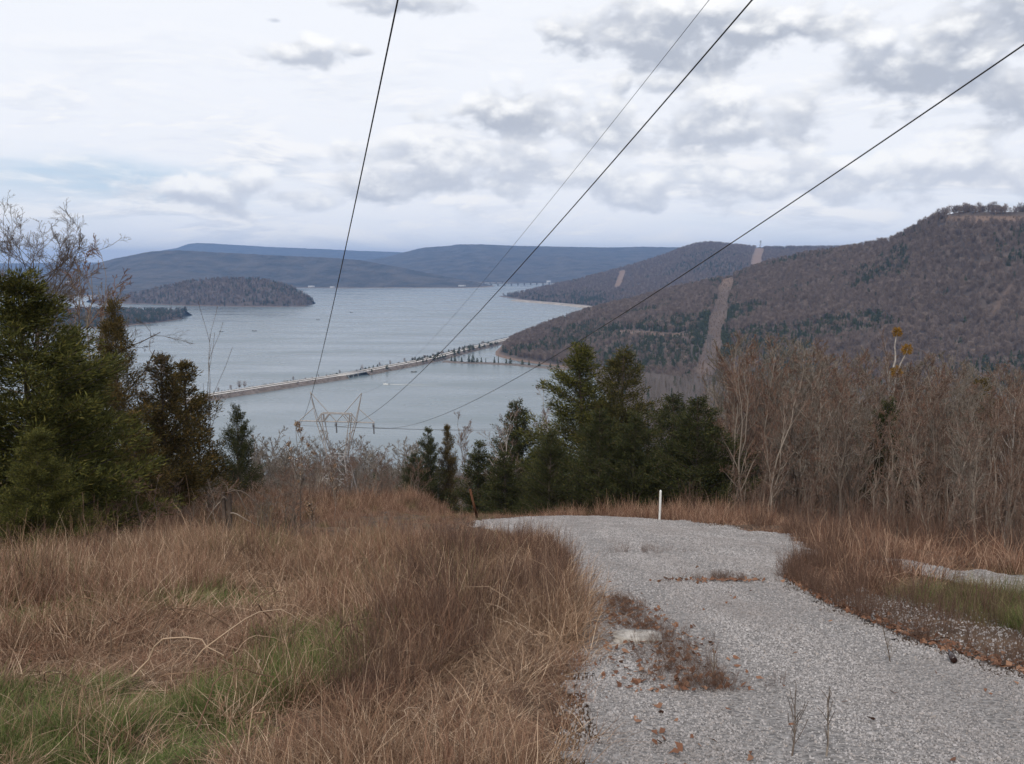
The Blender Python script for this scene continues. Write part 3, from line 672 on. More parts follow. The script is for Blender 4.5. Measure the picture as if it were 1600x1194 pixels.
# conifers, left of the field
plant(PN, 'pine_tree', 'big bushy green pine at the far left edge of the field', 28, 425, 19.5, 1.15)
plant(PN, 'pine_tree', 'green pine with bare lower stems beside the bronzed cedar', 105, 510, 23, .68)
plant(PN, 'pine_tree', 'low bushy young pine in front of the big left pine', 55, 668, 15.5, 1.0)
plant(PB, 'cedar_tree', 'tall bronzed cedar with an open ragged top against the lake', 182, 468, 29, .62)
plant(CB, 'cedar_tree', 'bronzed bushy cedar with a thin pointed leader', 246, 553, 31, 1.0)
plant(CB, 'cedar_tree', 'round-topped dark bronzed cedar touching the causeway end', 288, 562, 35, 1.05)
plant(CB, 'cedar_tree', 'shadowy cedar low between the left pine and the bronzed cedars', 205, 640, 27, 1.2)
plant(CU, 'cedar_tree', 'small dark cedar standing alone left of the pylon', 370, 632, 44, .62)
# pair of small cedars by the lake, centre
plant(CG, 'cedar_tree', 'ragged small cedar, taller one of the pair right of the pylon', 667, 668, 64, .75)
plant(CB, 'cedar_tree', 'ragged small cedar, narrower one of the pair right of the pylon', 700, 664, 66, .6)
plant(CU, 'cedar_tree', 'low rounded cedar at the left foot of the lakeside cedar pair', 646, 706, 62, .8)
# dark grove beyond the gravel
plant(PO, 'pine_tree', 'tallest broad pine in the grove beyond the gravel', 910, 538, 48, .98)
plant(PO2, 'pine_tree', 'olive-tinged pine standing right of the tallest grove pine', 972, 548, 46, .95)
plant(CF, 'cedar_tree', 'dense cedar right behind the white marker post', 1045, 616, 42, 1.05)
plant(CF, 'cedar_tree', 'broad dense dark cedar at the right end of the grove', 1082, 620, 39.5, 1.15)
plant(CF, 'cedar_tree', 'dark cedar at the middle of the grove below the tall pines', 930, 640, 41, 1.1)
plant(CF, 'cedar_tree', 'dark cedar between the tall pines and the cedar by the post', 1000, 645, 40, 1.0)
plant(CF, 'cedar_tree', 'low dark cedar under the left side of the tallest pine', 862, 672, 42, .85)
plant(CG, 'cedar_tree', 'small dark cedar at the left end of the grove', 748, 688, 46, 1.1)
plant(CU, 'cedar_tree', 'dark cedar behind the pale bare tree at the grove', 808, 628, 52, .8)
plant(CG, 'cedar_tree', 'bushy dark cedar in front of the pale bare tree', 790, 705, 43, 1.3)
# conifers in the right hand thicket
plant(CU, 'cedar_tree', 'dark round cedar tangled in the bare thicket', 1385, 625, 42, .62)
plant(PB, 'cedar_tree', 'bronzed cedar at the upper right edge of the bare thicket', 1528, 592, 46, .75)
# bare trees, left
plant(BIG, 'bare_tree', 'large spreading bare tree against the sky at the left edge', 38, 290, 29, 1.1, rz=2.4)
plant(BT[3], 'bare_tree', 'slender bare tree between the left pines and the far ridge', 120, 362, 34, .95)
plant(BT[2], 'bare_tree', 'thin bare tree rising behind the tall bronzed cedar', 150, 440, 38, .8)
# pale bare trees, centre
plant(PALE, 'bare_tree', 'pale bare tree with fan-shaped branches at the grove edge', 790, 632, 44, 1.0)
plant(PALE, 'bare_tree', 'pale forked bare tree beside the tallest pine', 848, 625, 55, .7)
plant(BT[1], 'bare_tree', 'tall wispy bare tree against the bay left of the pines', 868, 590, 70, .9)
plant(BT[0], 'bare_tree', 'bare tree against the bay behind the grove cedars', 800, 618, 85, .9)
plant(BT[4], 'bare_tree', 'slight bare tree between the cedar pair and the grove', 735, 640, 75, .9)
# row of bare trees below the field
LOW = [Proto(10, *bare_tree(170 + i, 10, limbs=22, spread=.45, ang=.8, per=(6, 6, 4), low=.22, trunk_r=.013, minr=.011), M['bark'], M['brush_grey']) for i in range(2)]
lower = [(415, 676), (443, 690), (486, 706), (535, 690), (570, 680), (596, 694), (622, 690), (645, 712), (405, 690), (428, 668), (452, 680), (470, 700), (548, 700), (520, 682), (497, 690), (575, 695), (603, 706), (630, 700), (655, 690), (585, 712), (562, 720), (440, 712), (385, 700), (615, 722), (535, 715)]
for i, (a, b) in enumerate(lower):
    plant(LOW[i % 2], 'bare_tree', 'grey bare tree in the row below the field by the pylon', a, b, (160 + 40 * rng.random() if 470 < a < 585 else 72 + 45 * rng.random()), 1.3, 'bare trees below the field')
for i in range(26):
    a = 385 + 270 * ((i + rng.random()) / 26); Yd = 46 + 9 * rng.random(); hh_ = 1.3 + 2.2 * rng.random() ** 1.5
    plant(BT[(1, 3, 4)[i % 3]], 'bare_shrub', 'twiggy bare shrub along the far edge of the field', a, 740, Yd, 1.5, 'bare shrubs at the field edge', cat='shrub', H=hh_)
for i in range(16):
    a = 430 + 190 * ((i + rng.random()) / 16); Yd = 60 + 14 * rng.random(); hh_ = 4 + 2.6 * rng.random()
    plant(BT[(1, 3, 0)[i % 3]], 'bare_shrub', 'tall bare shrub just below the field in front of the pylon', a, 740, Yd, 1.1, 'tall bare shrubs before the pylon', cat='shrub', H=hh_)
for i in range(26):
    a = 175 + 320 * ((i + rng.random()) / 26); Yd = 18 + 15 * rng.random(); hh_ = .8 + 1.1 * rng.random()
    plant(BT[(1, 3, 2)[i % 3]], 'bare_shrub', 'low twiggy shrub in the field before the left cedars', a, 740, Yd, 1.7, 'bare shrubs below the cedars', cat='shrub', H=hh_)
# bare thicket right of the gravel
r = np.random.default_rng(33); tops = np.array([(1100, 560), (1150, 540), (1250, 548), (1330, 560), (1400, 565), (1470, 575), (1560, 590), (1620, 585), (1720, 570)])
for i in range(130):
    a = 1145 + 560 * ((i + r.random()) / 130); Yd = (30 + 34 * r.random()); b = np.interp(a, tops[:, 0], tops[:, 1]) - 26 + r.random() ** 1.3 * 120
    if a > 1480: Yd = 22 + 34 * r.random()
    hue = ('grey', 'brown', 'grey', 'reddish', 'brown')[i % 5]; spot = 'close to the dark grove' if a < 1230 else 'around the mistletoe tree' if a < 1460 else 'toward its right end'
    plant(BT[i % 5], 'bare_tree', '%s bare tree in the thicket right of the gravel, %s' % (hue, spot), a, b, Yd, .95, '%s thicket trees %s' % (hue, spot), tilt=.10)
for i in range(44):
    a = 1150 + 560 * ((i + r.random()) / 44); b = np.interp(a, tops[:, 0], tops[:, 1]) - 22 + 26 * r.random(); Yd = 46 + 26 * r.random()
    plant(BT[(0, 2, 4, 1)[i % 4]], 'bare_tree', 'tall bare tree at the back of the thicket, topping the others', a, b, Yd, 1.0, 'tall trees at the back of the thicket', tilt=.05)
# understory saplings of the thicket
for i in range(80):
    a = 1150 + 530 * ((i + r.random()) / 80); Yd = 27 + 16 * r.random() - max(0, a - 1300) * .022; b = 680 + 110 * r.random()
    spot = 'close to the dark grove' if a < 1230 else 'behind the brush mound' if a < 1460 else 'beyond the side track'
    plant(SLIM if i % 3 else BT[1], 'sapling', 'thin leaning sapling at the near side of the thicket, %s' % spot, a, b, Yd, 1.1, 'thicket saplings %s' % spot, tilt=.13)
# standing out above the thicket
wt = plant(PALE, 'bare_tree', 'white-limbed tree above the thicket carrying orange mistletoe', 1396, 512, 44, .55)
for i, (a, b, q) in enumerate([(1402, 519, .26), (1417, 546, .30), (1400, 581, .34)]):
    p = at(a, b, 44); m = clump_ball(200 + i, q, 300, .16, .018); o = obj('mistletoe', m.mesh('mistletoe', M['mistletoe']), wt)
    o.parent = wt; o.matrix_parent_inverse = wt.matrix_basis.inverted(); o.location = p
    lp = at(1396, b + 55, 44); lb = Mesh(); t_ = np.linspace(0, 1, 6)[:, None]; lb.tubes((lp * (1 - t_) + p * t_ + .06 * np.sin(t_ * 7 + i) * np.array([1, 0, .3]))[None], np.linspace(.05, .025, 6)[None], 5)
    l_ = obj('limb', lb.mesh('limb', M['pale_bark'], True), wt); l_.matrix_parent_inverse = wt.matrix_basis.inverted()
plant(PALE, 'bare_tree', 'pale forked snag at the right edge of the thicket', 1590, 560, 36, .6)
plant(PALE, 'bare_tree', 'pale crooked tree just right of the dark grove', 1112, 565, 56, .7)

# woods on our slope: uses the slim trees
def joined(pr):
    a = bpy.data.objects.new('t', pr.t); V = []; Fq = []
    me = bpy.data.meshes.new('slope_tree'); bm = bmesh.new(); bm.from_mesh(pr.t); k = len(bm.faces); bm.from_mesh(pr.c); bm.faces.ensure_lookup_table()
    for i, f in enumerate(bm.faces): f.material_index = 0 if i < k else 1
    bm.to_mesh(me); bm.free(); me.materials.append(pr.t.materials[0]); me.materials.append(pr.c.materials[0]); bpy.data.objects.remove(a); return me
C_slope = proto_coll('slope_tree', [joined(BT[0]), joined(BT[2]), joined(SLIM), far_ever(60, M['far_ever'])])
P = np.stack([hx, hy, ground(hx, hy)], 1)[okm]
k = len(P); e = r.random(k); idx = np.where(e < .06, 3, r.integers(0, 3, k))
scatter('slope_wood', C_slope, P - np.array([0, 0, .3]), .75 + .35 * r.random(k), idx=idx, seed=13, label='bare wood covering the slope down to the lake')

# ------------------------------------------------------------------ pylon and wires
TY = 150.0; tc_ = at(526, 659, TY); tg = float(ground(tc_[0], TY)); HA = tc_[2] - tg
tower = thing('pylon', 'grey lattice pylon with two peaks below the field', 'pylon', (tc_[0], TY, tg), R(-8))
def tower_part(name, bars, r=.055, mat_='metal'):
    m = Mesh(); r = r * 1.4
    for a, b in bars: m.bar(a, b, r, 4)
    return obj(name, m.mesh(name, M[mat_]), tower)
za = HA; zw = HA - 6.0
lv = [(0, 3.4, 3.4), (zw * .33, 2.75, 2.5), (zw * .66, 2.2, 1.7), (zw, 1.6, 1.0)]
for sx in (-1, 1):
    for sy in (-1, 1):
        tower_part('leg', [((sx * a[1], sy * a[2], a[0] - (.4 if a[0] == 0 else 0)), (sx * b[1], sy * b[2], b[0])) for a, b in zip(lv[:-1], lv[1:])], .07)
br = []
for a, b in zip(lv[:-1], lv[1:]):
    for sy in (-1, 1):
        br += [((-a[1], sy * a[2], a[0]), (b[1], sy * b[2], b[0])), ((a[1], sy * a[2], a[0]), (-b[1], sy * b[2], b[0])), ((-b[1], sy * b[2], b[0]), (b[1], sy * b[2], b[0]))]
    for sx in (-1, 1):
        br += [((sx * a[1], -a[2], a[0]), (sx * b[1], b[2], b[0])), ((sx * a[1], a[2], a[0]), (sx * b[1], -b[2], b[0])), ((sx * b[1], -b[2], b[0]), (sx * b[1], b[2], b[0]))]
tower_part('bracing', br, .045)
for sx in (-1, 1):
    w = []
    for sy in (-.6, .6):
        w += [((sx * 1.6, sy * 1.6, zw), (sx * 3.5, sy, za)), ((sx * 1.6, sy * 1.6, zw), (sx * 2.6, sy, za + 1.4)), ((sx * 2.35, sy * 1.2, zw + 2.4), (sx * 2.15, sy * 1.2, zw + 3.4)),
              ((sx * 3.0, sy, za - 1.5), (sx * 2.35, sy, za - 2.0)), ((-sx * 1.6, sy * 1.6, zw), (sx * 2.3, sy, zw + 2.4)) if sx > 0 else ((sx * 1.6, sy * 1.6, zw), (-sx * 2.3, sy, zw + 2.4))]
    tower_part('window_arm', w, .06)
arm = []
for sy in (-.5, .5):
    arm += [((-6.9, sy * .3, za), (6.9, sy * .3, za)), ((-2.6, sy, za + 1.5), (2.6, sy, za + 1.5)), ((-2.6, sy, za + 1.5), (-3.6, sy, za)), ((2.6, sy, za + 1.5), (3.6, sy, za)),
            ((-2.6, sy, za + 1.5), (-2.6, sy, za)), ((2.6, sy, za + 1.5), (2.6, sy, za)), ((-1.2, sy, za + 1.5), (-2.4, sy, za)), ((1.2, sy, za + 1.5), (2.4, sy, za))]
tower_part('crossarm', arm, .06)
for sx in (-1, 1):
    pk = (sx * 4.7, 0, za + 5.2)
    tower_part('peak', [((sx * 3.5, -.45, za), pk), ((sx * 3.5, .45, za), pk), ((0, 0, za), pk), ((sx * 4.15, 0, za + 2.4), (sx * 6.9, 0, za))], .05)
ax = [-6.8, 0.0, 6.8]
for xx in ax:
    for kind in (0, 1):
        p0 = np.array([xx, -.2, za - .1]); p1 = p0 + (np.array([.45, -1.7, -.25]) if kind == 0 else np.array([0, .1, -1.9]))
        m = Mesh(); m.bar(p0, p1, .03)
        q = np.linspace(.15, .95, 9)
        for t in q: 
            c = p0 * (1 - t) + p1 * t; dd = (p1 - p0) / np.linalg.norm(p1 - p0); m.tubes(np.array([[c - dd * .04, c + dd * .04]]), .22 if kind == 0 else .14, 6)
        obj('insulator', m.mesh('insulator', M['insul']), tower)
cz_, sz_ = math.cos(R(-8)), math.sin(R(-8))
def tw(p): return np.array([tc_[0] + p[0] * cz_ - p[1] * sz_, TY + p[0] * sz_ + p[1] * cz_, tg + p[2]])
def wire(name, label, A, pts, rad, group=None, ext=-45):
    # pts: pixels with the plan line through A and the near point; heights follow a parabola fitted to them
    a_px, a_py, Yn, xn = pts['near']; Bp = at(a_px, a_py, Yn)
    s = (A[0] - Bp[0]) / (A[1] - Bp[1])
    ysamp = [A[1], Bp[1]]; zs = [A[2], Bp[2]]
    for (qx, qy) in pts['mid']:
        d = ray(qx, qy); kx = d[0] / d[1]; Yv = (Bp[0] - s * Bp[1]) / (kx - s); ysamp.append(Yv); zs.append(CZ + d[2] * Yv / d[1])
    wts = np.array([30, 30] + [3] * len(pts['mid']))
    cf = np.polyfit(ysamp, zs, 2, w=wts)
    yy = np.linspace(A[1], ext, 140); P = np.stack([Bp[0] + s * (yy - Bp[1]), yy, np.polyval(cf, yy)], 1); P[0] = A
    m = Mesh(); m.tubes(P[None], rad, 6); return thing(name, label, 'wire', group=group, me=m.mesh(name, M['wire'], True))
wire('power_line', 'leftmost thick power line running steeply up to the top edge', tw((-6.35, -1.9, za - .35)), dict(near=(607, 70, 19, 0), mid=[(560, 280), (520, 465), (497, 585)]), .018)
wire('power_line', 'middle thick power line crossing the lake diagonally', tw((.45, -1.9, za - .35)), dict(near=(1115, 70, 19, 0), mid=[(1000, 210), (800, 440), (690, 545)]), .018)
wire('power_line', 'lowest thick power line sagging to the right edge of the picture', tw((7.25, -1.9, za - .35)), dict(near=(1600, 70, 19, 0), mid=[(1180, 345), (1000, 480), (800, 595), (680, 652)]), .018)
wire('shield_wire', 'thin overhead wire between the left and middle power lines', tw((4.7, 0, za + 5.2)), dict(near=(1053, 70, 24, 0), mid=[(880, 285), (760, 438), (650, 555)]), .008)
# spans from the pylon on towards the cleared strip across the bay
T2 = at(1107, 560, 1000)
for i, xx in enumerate(ax):
    A = tw((xx, .2, za - .9)); t = np.linspace(0, 1, 60)[:, None]; B = T2 + np.array([(-1 + i) * 7, 0, 18]); P = A * (1 - t) + B * t; P[:, 2] -= 4 * 30 * (t * (1 - t))[:, 0]
    m = Mesh(); m.tubes(P[None], .022, 4); thing('span_wire', ['span wire from the left arm of the pylon over the bay', 'span wire from the middle of the pylon over the bay', 'span wire from the right arm of the pylon over the bay'][i], 'wire', me=m.mesh('span_wire', M['wire'], True))
def small_pylon(label, p, H):
    m = Mesh(); w = H * .11
    for sx in (-1, 1):
        for sy in (-1, 1): m.bar((sx * w, sy * w, 0), (sx * w * .3, sy * w * .3, H), H * .008)
    for k in range(5):
        z0, z1 = H * k / 5, H * (k + 1) / 5; w0, w1 = w * (1 - .7 * k / 5), w * (1 - .7 * (k + 1) / 5)
        for sy in (-1, 1): m.bar((-w0, sy * w0, z0), (w1, sy * w1, z1), H * .005); m.bar((w0, sy * w0, z0), (-w1, sy * w1, z1), H * .005)
    o = thing('pylon', label, 'pylon', tuple(p)); obj('lattice_body', m.mesh('lattice_body', M['steel_dark']), o)
    for z in (.8, .9, .99):
        a = Mesh(); a.bar((-H * .2, 0, H * z), (H * .2, 0, H * z), H * .010); a.bar((-H * .2, 0, H * z), (0, 0, H * (z + .04)), H * .006); a.bar((H * .2, 0, H * z), (0, 0, H * (z + .04)), H * .006)
        obj('crossarm', a.mesh('crossarm', M['steel_dark']), o)
small_pylon('tiny lattice pylon at the foot of the cleared mountain strip', at(1107, 561, 1000), 28)
small_pylon('tiny lattice pylon on the skyline atop the cleared strip', at(1188, 387, 3890), 30)

# ------------------------------------------------------------------ causeway
wl = np.array([lake(*p)[:2] for p in [(268, 637), (320, 628), (450, 607), (560, 590), (620, 578), (662, 570), (692, 563), (735, 551), (776, 540.5), (800, 534), (830, 526)]])
def along(P, step=8):
    seg = np.linalg.norm(np.diff(P, axis=0), axis=1); s = np.concatenate([[0], np.cumsum(seg)]); q = np.arange(0, s[-1], step)
    return np.stack([np.interp(q, s, P[:, j]) for j in range(2)], 1), q, s
cl, qs, ss = along(wl); tn = unit(np.gradient(cl, axis=0)); nm = np.stack([-tn[:, 1], tn[:, 0]], 1)
wmul = np.interp(qs, [0, ss[5], ss[-1]], [1, 1, .8])
prof_ = [(-2.5, -1.2), (0, .25), (1.5, .9), (5, 3.3), (6.5, 3.6), (25, 3.6), (26.5, 3.3), (31, -1.2)]
def strip(name, prof, lo=None, hi=None, mat_='embank', jit=.5):
    k = np.arange(len(cl)); k = k[(qs >= (lo or -1)) & (qs <= (hi or 1e9))]
    V = np.zeros((len(k), len(prof), 3))
    for j, (o_, z) in enumerate(prof):
        jj = (vnoise(k * .7, k * 0 + j, 3) - .5) * jit * (2 if j < 3 else 1); V[:, j, :2] = cl[k] + nm[k] * ((o_ + jj) * wmul[k])[:, None]; V[:, j, 2] = z + (jj * .3 if z > 0 and jit else 0)
    return obj(name, mesh_np(name, V.reshape(-1, 3), grid_faces(len(k), len(prof))[:, ::-1], [M[mat_]], True), kind='structure')
# a gap with a small bridge about px 545-580
sb0 = ss[2] + (ss[3] - ss[2]) * .86; sb1 = ss[3] + (ss[4] - ss[3]) * .25
strip('causeway_bank', prof_, None, sb0); strip('causeway_bank', prof_, sb1, None)
strip('causeway_median', [(12.8, 3.86), (18, 3.86)], None, sb0, 'verge', 0); strip('causeway_median', [(12.8, 3.86), (18, 3.86)], sb1, None, 'verge', 0)
for a, b, nm_ in ((8, 12.7, 'causeway_road'), (18.1, 22.0, 'causeway_road')):
    strip(nm_, [(a, 3.95), (b, 3.95)], None, sb0, 'road', 0); strip(nm_, [(a, 3.95), (b, 3.95)], sb1, None, 'road', 0)
def cpt(s, o, z):
    i = np.interp(s, qs, np.arange(len(qs))); k = int(i); p = np.array([np.interp(i, np.arange(len(cl)), cl[:, j]) for j in range(2)]); return np.array([*(p + nm[k] * o), z])
for o0, o1, lab in ((7.4, 14.6, 'near concrete road bridge in the gap of the causeway'), (16.9, 23.1, 'far concrete road bridge in the gap of the causeway')):
    a0, a1, b0, b1 = cpt(sb0 - 6, o0, 0), cpt(sb0 - 6, o1, 0), cpt(sb1 + 6, o0, 0), cpt(sb1 + 6, o1, 0)
    o = thing('road_bridge', lab, 'bridge')
    V = np.array([[*p[:2], z] for z in (2.9, 4.02) for p in (a0, b0, b1, a1)]); m = Mesh(); m.add(V, [[0, 3, 2, 1], [4, 5, 6, 7], [0, 1, 5, 4], [1, 2, 6, 5], [2, 3, 7, 6], [3, 0, 4, 7]]); obj('deck', m.mesh('deck', M['road']), o)
    for t in (.3, .5, .7):
        c = (a0 + a1) / 2 * (1 - t) + (b0 + b1) / 2 * t; m = Mesh(); m.box((c[0], c[1], 1.0), (1.2, 5.5, 4.0), math.atan2(*(nm[0][::-1])) - math.pi / 2); obj('pier', m.mesh('pier', M['road']), o)
    for u, v in ((a0, b0), (a1, b1)):
        m = Mesh(); m.bar((*u[:2], 4.75), (*v[:2], 4.75), .12)
        for t in np.linspace(0, 1, 9): q = u * (1 - t) + v * t; m.bar((*q[:2], 4.0), (*q[:2], 4.75), .08)
        obj('railing', m.mesh('railing', M['metal']), o)
rq_ = np.random.default_rng(71); k = 900; sv = rq_.uniform(0, qs[-1], k); ov = np.where(rq_.random(k) < .5, rq_.uniform(1, 6.5, k), rq_.uniform(22.8, 27, k)); sv = sv[(sv < sb0) | (sv > sb1)]; k = len(sv); ov = ov[:k]
SCR = np.array([cpt(a_, o_, max(np.interp(o_, [0, 1.5, 5, 6.5, 25, 26.5, 31], [.2, .9, 3.3, 3.6, 3.6, 3.3, -1]) - .1, 0)) for a_, o_ in zip(sv, ov)])
wood('causeway_scrub', SCR, .35, .13 + .10 * rq_.random(k), 72, 'low dark scrub along both sides of the causeway')
# lagoon spit
sp = np.array([lake(*p)[:2] for p in [(690, 566), (720, 568), (760, 569), (800, 571), (840, 575), (890, 579)]]); scl_, sq, _ = along(sp, 6); st = unit(np.gradient(scl_, axis=0)); sn = np.stack([-st[:, 1], st[:, 0]], 1)
V = np.zeros((len(scl_), 5, 3))
for j, (o_, z) in enumerate([(-4, -1), (0, .6), (6, 1.6), (14, 1.2), (19, -1)]):
    jj = (vnoise(np.arange(len(scl_)) * .5, np.zeros(len(scl_)) + j, 8) - .5) * 3; V[:, j, :2] = scl_ + sn * (o_ + jj)[:, None]; V[:, j, 2] = z
obj('spit', mesh_np('spit', V.reshape(-1, 3), grid_faces(len(scl_), 5)[:, ::-1], [M['embank']], True), kind='structure')
# trees along causeway and spit
ev_me = [far_ever(70 + i, M['far_ever'], [.36, .5, .2][i]) for i in range(3)]; bb_me = [far_bare(80 + i, M['far_bare']) for i in range(3)]
def tiny(me, p, s, name, label, group, w=1.0):
    return thing(name, label, 'tree', tuple(p), rng.random() * 6, group, me, (s * w, s * w, s))
def on_cause(px, off, z=3.3):
    c = np.array([to_px(np.array([*cl[k], 0.0]))[0] for k in range(len(cl))]); s = np.interp(px, c, qs); return cpt(s, off, z)
g1 = 'evergreens on the causeway'
for pxv, off, s, w in [(340, 23.5, .55, 1.8), (356, 22, .3, 1), (437, 23.5, .35, .8), (471, 23, .25, 2), (548, 24, .32, 2.2), (582, 24, .35, 1.6), (588, 24, .4, 1.5), (596, 24.5, .42, 1.6), (601, 24, .45, 1.5), (608, 24.5, .5, 1.4), (614, 24, .55, 1.4),
                       (584, 3, .5, 1.2), (608, 3, .75, 1.1), (668, 24, .55, 1.6), (673, 24.5, .6, 1.5), (679, 24, .5, 1.6), (686, 24, .5, 1.6), (692, 24, .5, 1.6), (700, 24, .5, 1.7), (708, 24, .55, 1.6), (716, 24.5, .5, 1.6), (724, 24, .6, 1.5), (732, 24, .55, 1.6),
                       (740, 24, .6, 1.5), (748, 24, .6, 1.6), (756, 24, .6, 1.6), (713, 3, .8, 1.5), (720, 3, .9, 1.5), (728, 3, .8, 1.5), (735, 2, .9, 1.4), (742, 3, .9, 1.4), (752, 3, .9, 1.4), (663, 2, .6, 1.4), (700, 15.8, .45, 1.6), (672, 15.8, .4, 1.6), (650, 15.8, .3, 1.8)]:
    tiny(ev_me[int(rng.integers(0, 2))], on_cause(pxv, off), s * .75, 'evergreen_tree', 'small dark round evergreen growing along the causeway', g1, w * 1.35)
for pxv, off, s in [(322, 24, .7), (365, 24, .6), (385, 24.5, .65), (398, 24, 1.0), (406, 24, .9), (481, 24, .6), (553, 24, .6), (590, 24, .8), (617, 24, .7), (633, 24, .7), (520, 24, .4), (655, 24, .7)]:
    tiny(bb_me[int(rng.integers(0, 3))], on_cause(pxv, off), s, 'bare_tree', 'tiny bare tree on the far edge of the causeway', 'bare trees on the causeway')
rr_ = np.random.default_rng(61)
for k in range(60):
    tiny(ev_me[k % 2] if k % 3 else bb_me[k % 3], on_cause(668 + 112 * rr_.random(), [24.5, 15.5, 2.5][k % 3] + rr_.normal(0, 1)), .20 + .28 * rr_.random(), 'roadside_tree', 'small tree in the wooded end of the causeway', 'trees at the wooded end of the causeway', 2.6)
def on_spit(px, off):
    c = np.array([to_px(np.array([*p, 0.0]))[0] for p in scl_]); i = np.interp(px, c, np.arange(len(scl_))); k = int(i); return np.array([*(scl_[k] + sn[k] * off), 1.0])
for pxv, s, w, q in [(722, .9, 1.2, 0), (731, 1.1, 1.2, 0), (738, 1.2, 1.3, 1), (745, .8, 1.3, 1), (755, .9, 1., 0), (763, .8, .8, 2), (772, 1.0, 1.0, 0), (780, 1.25, .7, 2), (790, .8, 1.2, 0), (800, 1.0, 1.2, 1), (711, 1.0, 1.2, 0), (704, .9, 1.1, 0), (816, .8, 1.4, 1), (826, .8, 1.3, 0), (842, .7, 1.5, 1), (858, .7, 1.4, 0), (872, .7, 1.4, 1)]:
    tiny(ev_me[q], on_spit(pxv, 7), s * .9, 'evergreen_tree', 'dark evergreen in the row on the thin spit by the lagoon', 'evergreens on the spit', w)
# shore road below the middle mountain
rp = np.array([lake(*p)[:2] for p in [(816, 469.8), (840, 471.8), (875, 474.5), (910, 478), (945, 482)]]); rc, rq, _ = along(rp, 20); rt = unit(np.gradient(rc, axis=0)); rn = np.stack([-rt[:, 1], rt[:, 0]], 1)
V = np.zeros((len(rc), 5, 3))
for j, (o_, z) in enumerate([(-55, -1), (-42, 3.5), (-40, 4), (-14, 4.2), (6, 2)]): V[:, j, :2] = rc + rn * o_; V[:, j, 2] = z
obj('shore_road', mesh_np('shore_road', V.reshape(-1, 3), grid_faces(len(rc), 5)[:, ::-1], [M['shore_fill']], True), kind='structure')

# ------------------------------------------------------------------ far bridge, buildings, boats
b0, b1 = lake(752, 447.6), lake(862, 444.6); b0[2] = b1[2] = 0
for dz_, lab, off in ((0, 'long low bridge crossing the far end of the lake', 0), (9, 'thin second bridge line just beyond the low far bridge', 420)):
    o = thing('bridge', lab, 'bridge'); dv = unit((b1 - b0)[None])[0]; n_ = np.array([-dv[1], dv[0], 0]); A = b0 + n_ * off; B = b1 + n_ * off; L_ = np.linalg.norm(B - A); rz = math.atan2(dv[1], dv[0]); c = (A + B) / 2
    m = Mesh(); m.box((c[0], c[1], 13.5), (L_, 11, 2.4), rz); obj('deck', m.mesh('deck', M['steel_dark']), o)
    for t in np.linspace(.04, .96, 11):
        q = A * (1 - t) + B * t; m = Mesh(); m.box((q[0], q[1], 5.5), (3.2, 9, 13.4), rz); obj('pier', m.mesh('pier', M['steel_dark']), o)
    m = Mesh(); m.box((c[0] - n_[0] * 5, c[1] - n_[1] * 5, 15.1), (L_, .5, .8), rz); obj('railing', m.mesh('railing', M['steel_dark']), o)
def house(label, p, w, d, h, rz=0):
    o = thing('house', label, 'house', tuple(p), rz)
    m = Mesh(); m.box((0, 0, h / 2), (w, d, h)); wl_ = obj('wall', m.mesh('wall', M['white']), o)
    m = Mesh(); e = .8; m.add([(-w / 2 - e, -d / 2 - e, h + .02), (w / 2 + e, -d / 2 - e, h + .02), (w / 2 + e, d / 2 + e, h + .02), (-w / 2 - e, d / 2 + e, h + .02), (-w / 2 - e, 0, h * 1.5), (w / 2 + e, 0, h * 1.5)], [[0, 3, 2, 1], [0, 1, 5, 4], [2, 3, 4, 5], [0, 4, 3, 3], [1, 2, 5, 5]])
    obj('roof', m.mesh('roof', M['roofm']), o)
    for q in (-.3, .0, .3):
        m = Mesh(); m.box((q * w, -d / 2 - .05, h * .5), (w * .12, .1, h * .35)); obj('window', m.mesh('window', M['person_dark']), o)
def z_on(G, T, p):
    g = G[:, :T].reshape(-1, 3); return g[np.argmin(np.sum((g[:, :2] - np.array(p)[:2]) ** 2, 1)), 2]
def on_ridge(px, py):
    g = EG[:, :ET].reshape(-1, 3); qx, qy = to_px(g); i = np.argmin((qx - px) ** 2 + (qy - py) ** 2); return g[i]
for lab, a, b, w, h in (('white building nearest the wooded hill on the far shore', 487, 448, 34, 6), ('long white building on the far shore right of the first power line', 520, 449, 22, 6), ('white building on the far shore left of the bridge', 722, 447.5, 40, 6), ('pale house on the flat land behind the left bare tree', 52, 446, 40, 8), ('small pale house beside the left bare tree', 106, 442, 24, 7)):
    p = on_ridge(a, b); house(lab, (p[0], p[1], max(p[2] - 1, 0)), w, 14, h)
p = lake(857, 443.5); house('tiny white house at the right end of the far bridge', (p[0], p[1], .5), 26, 14, 14)
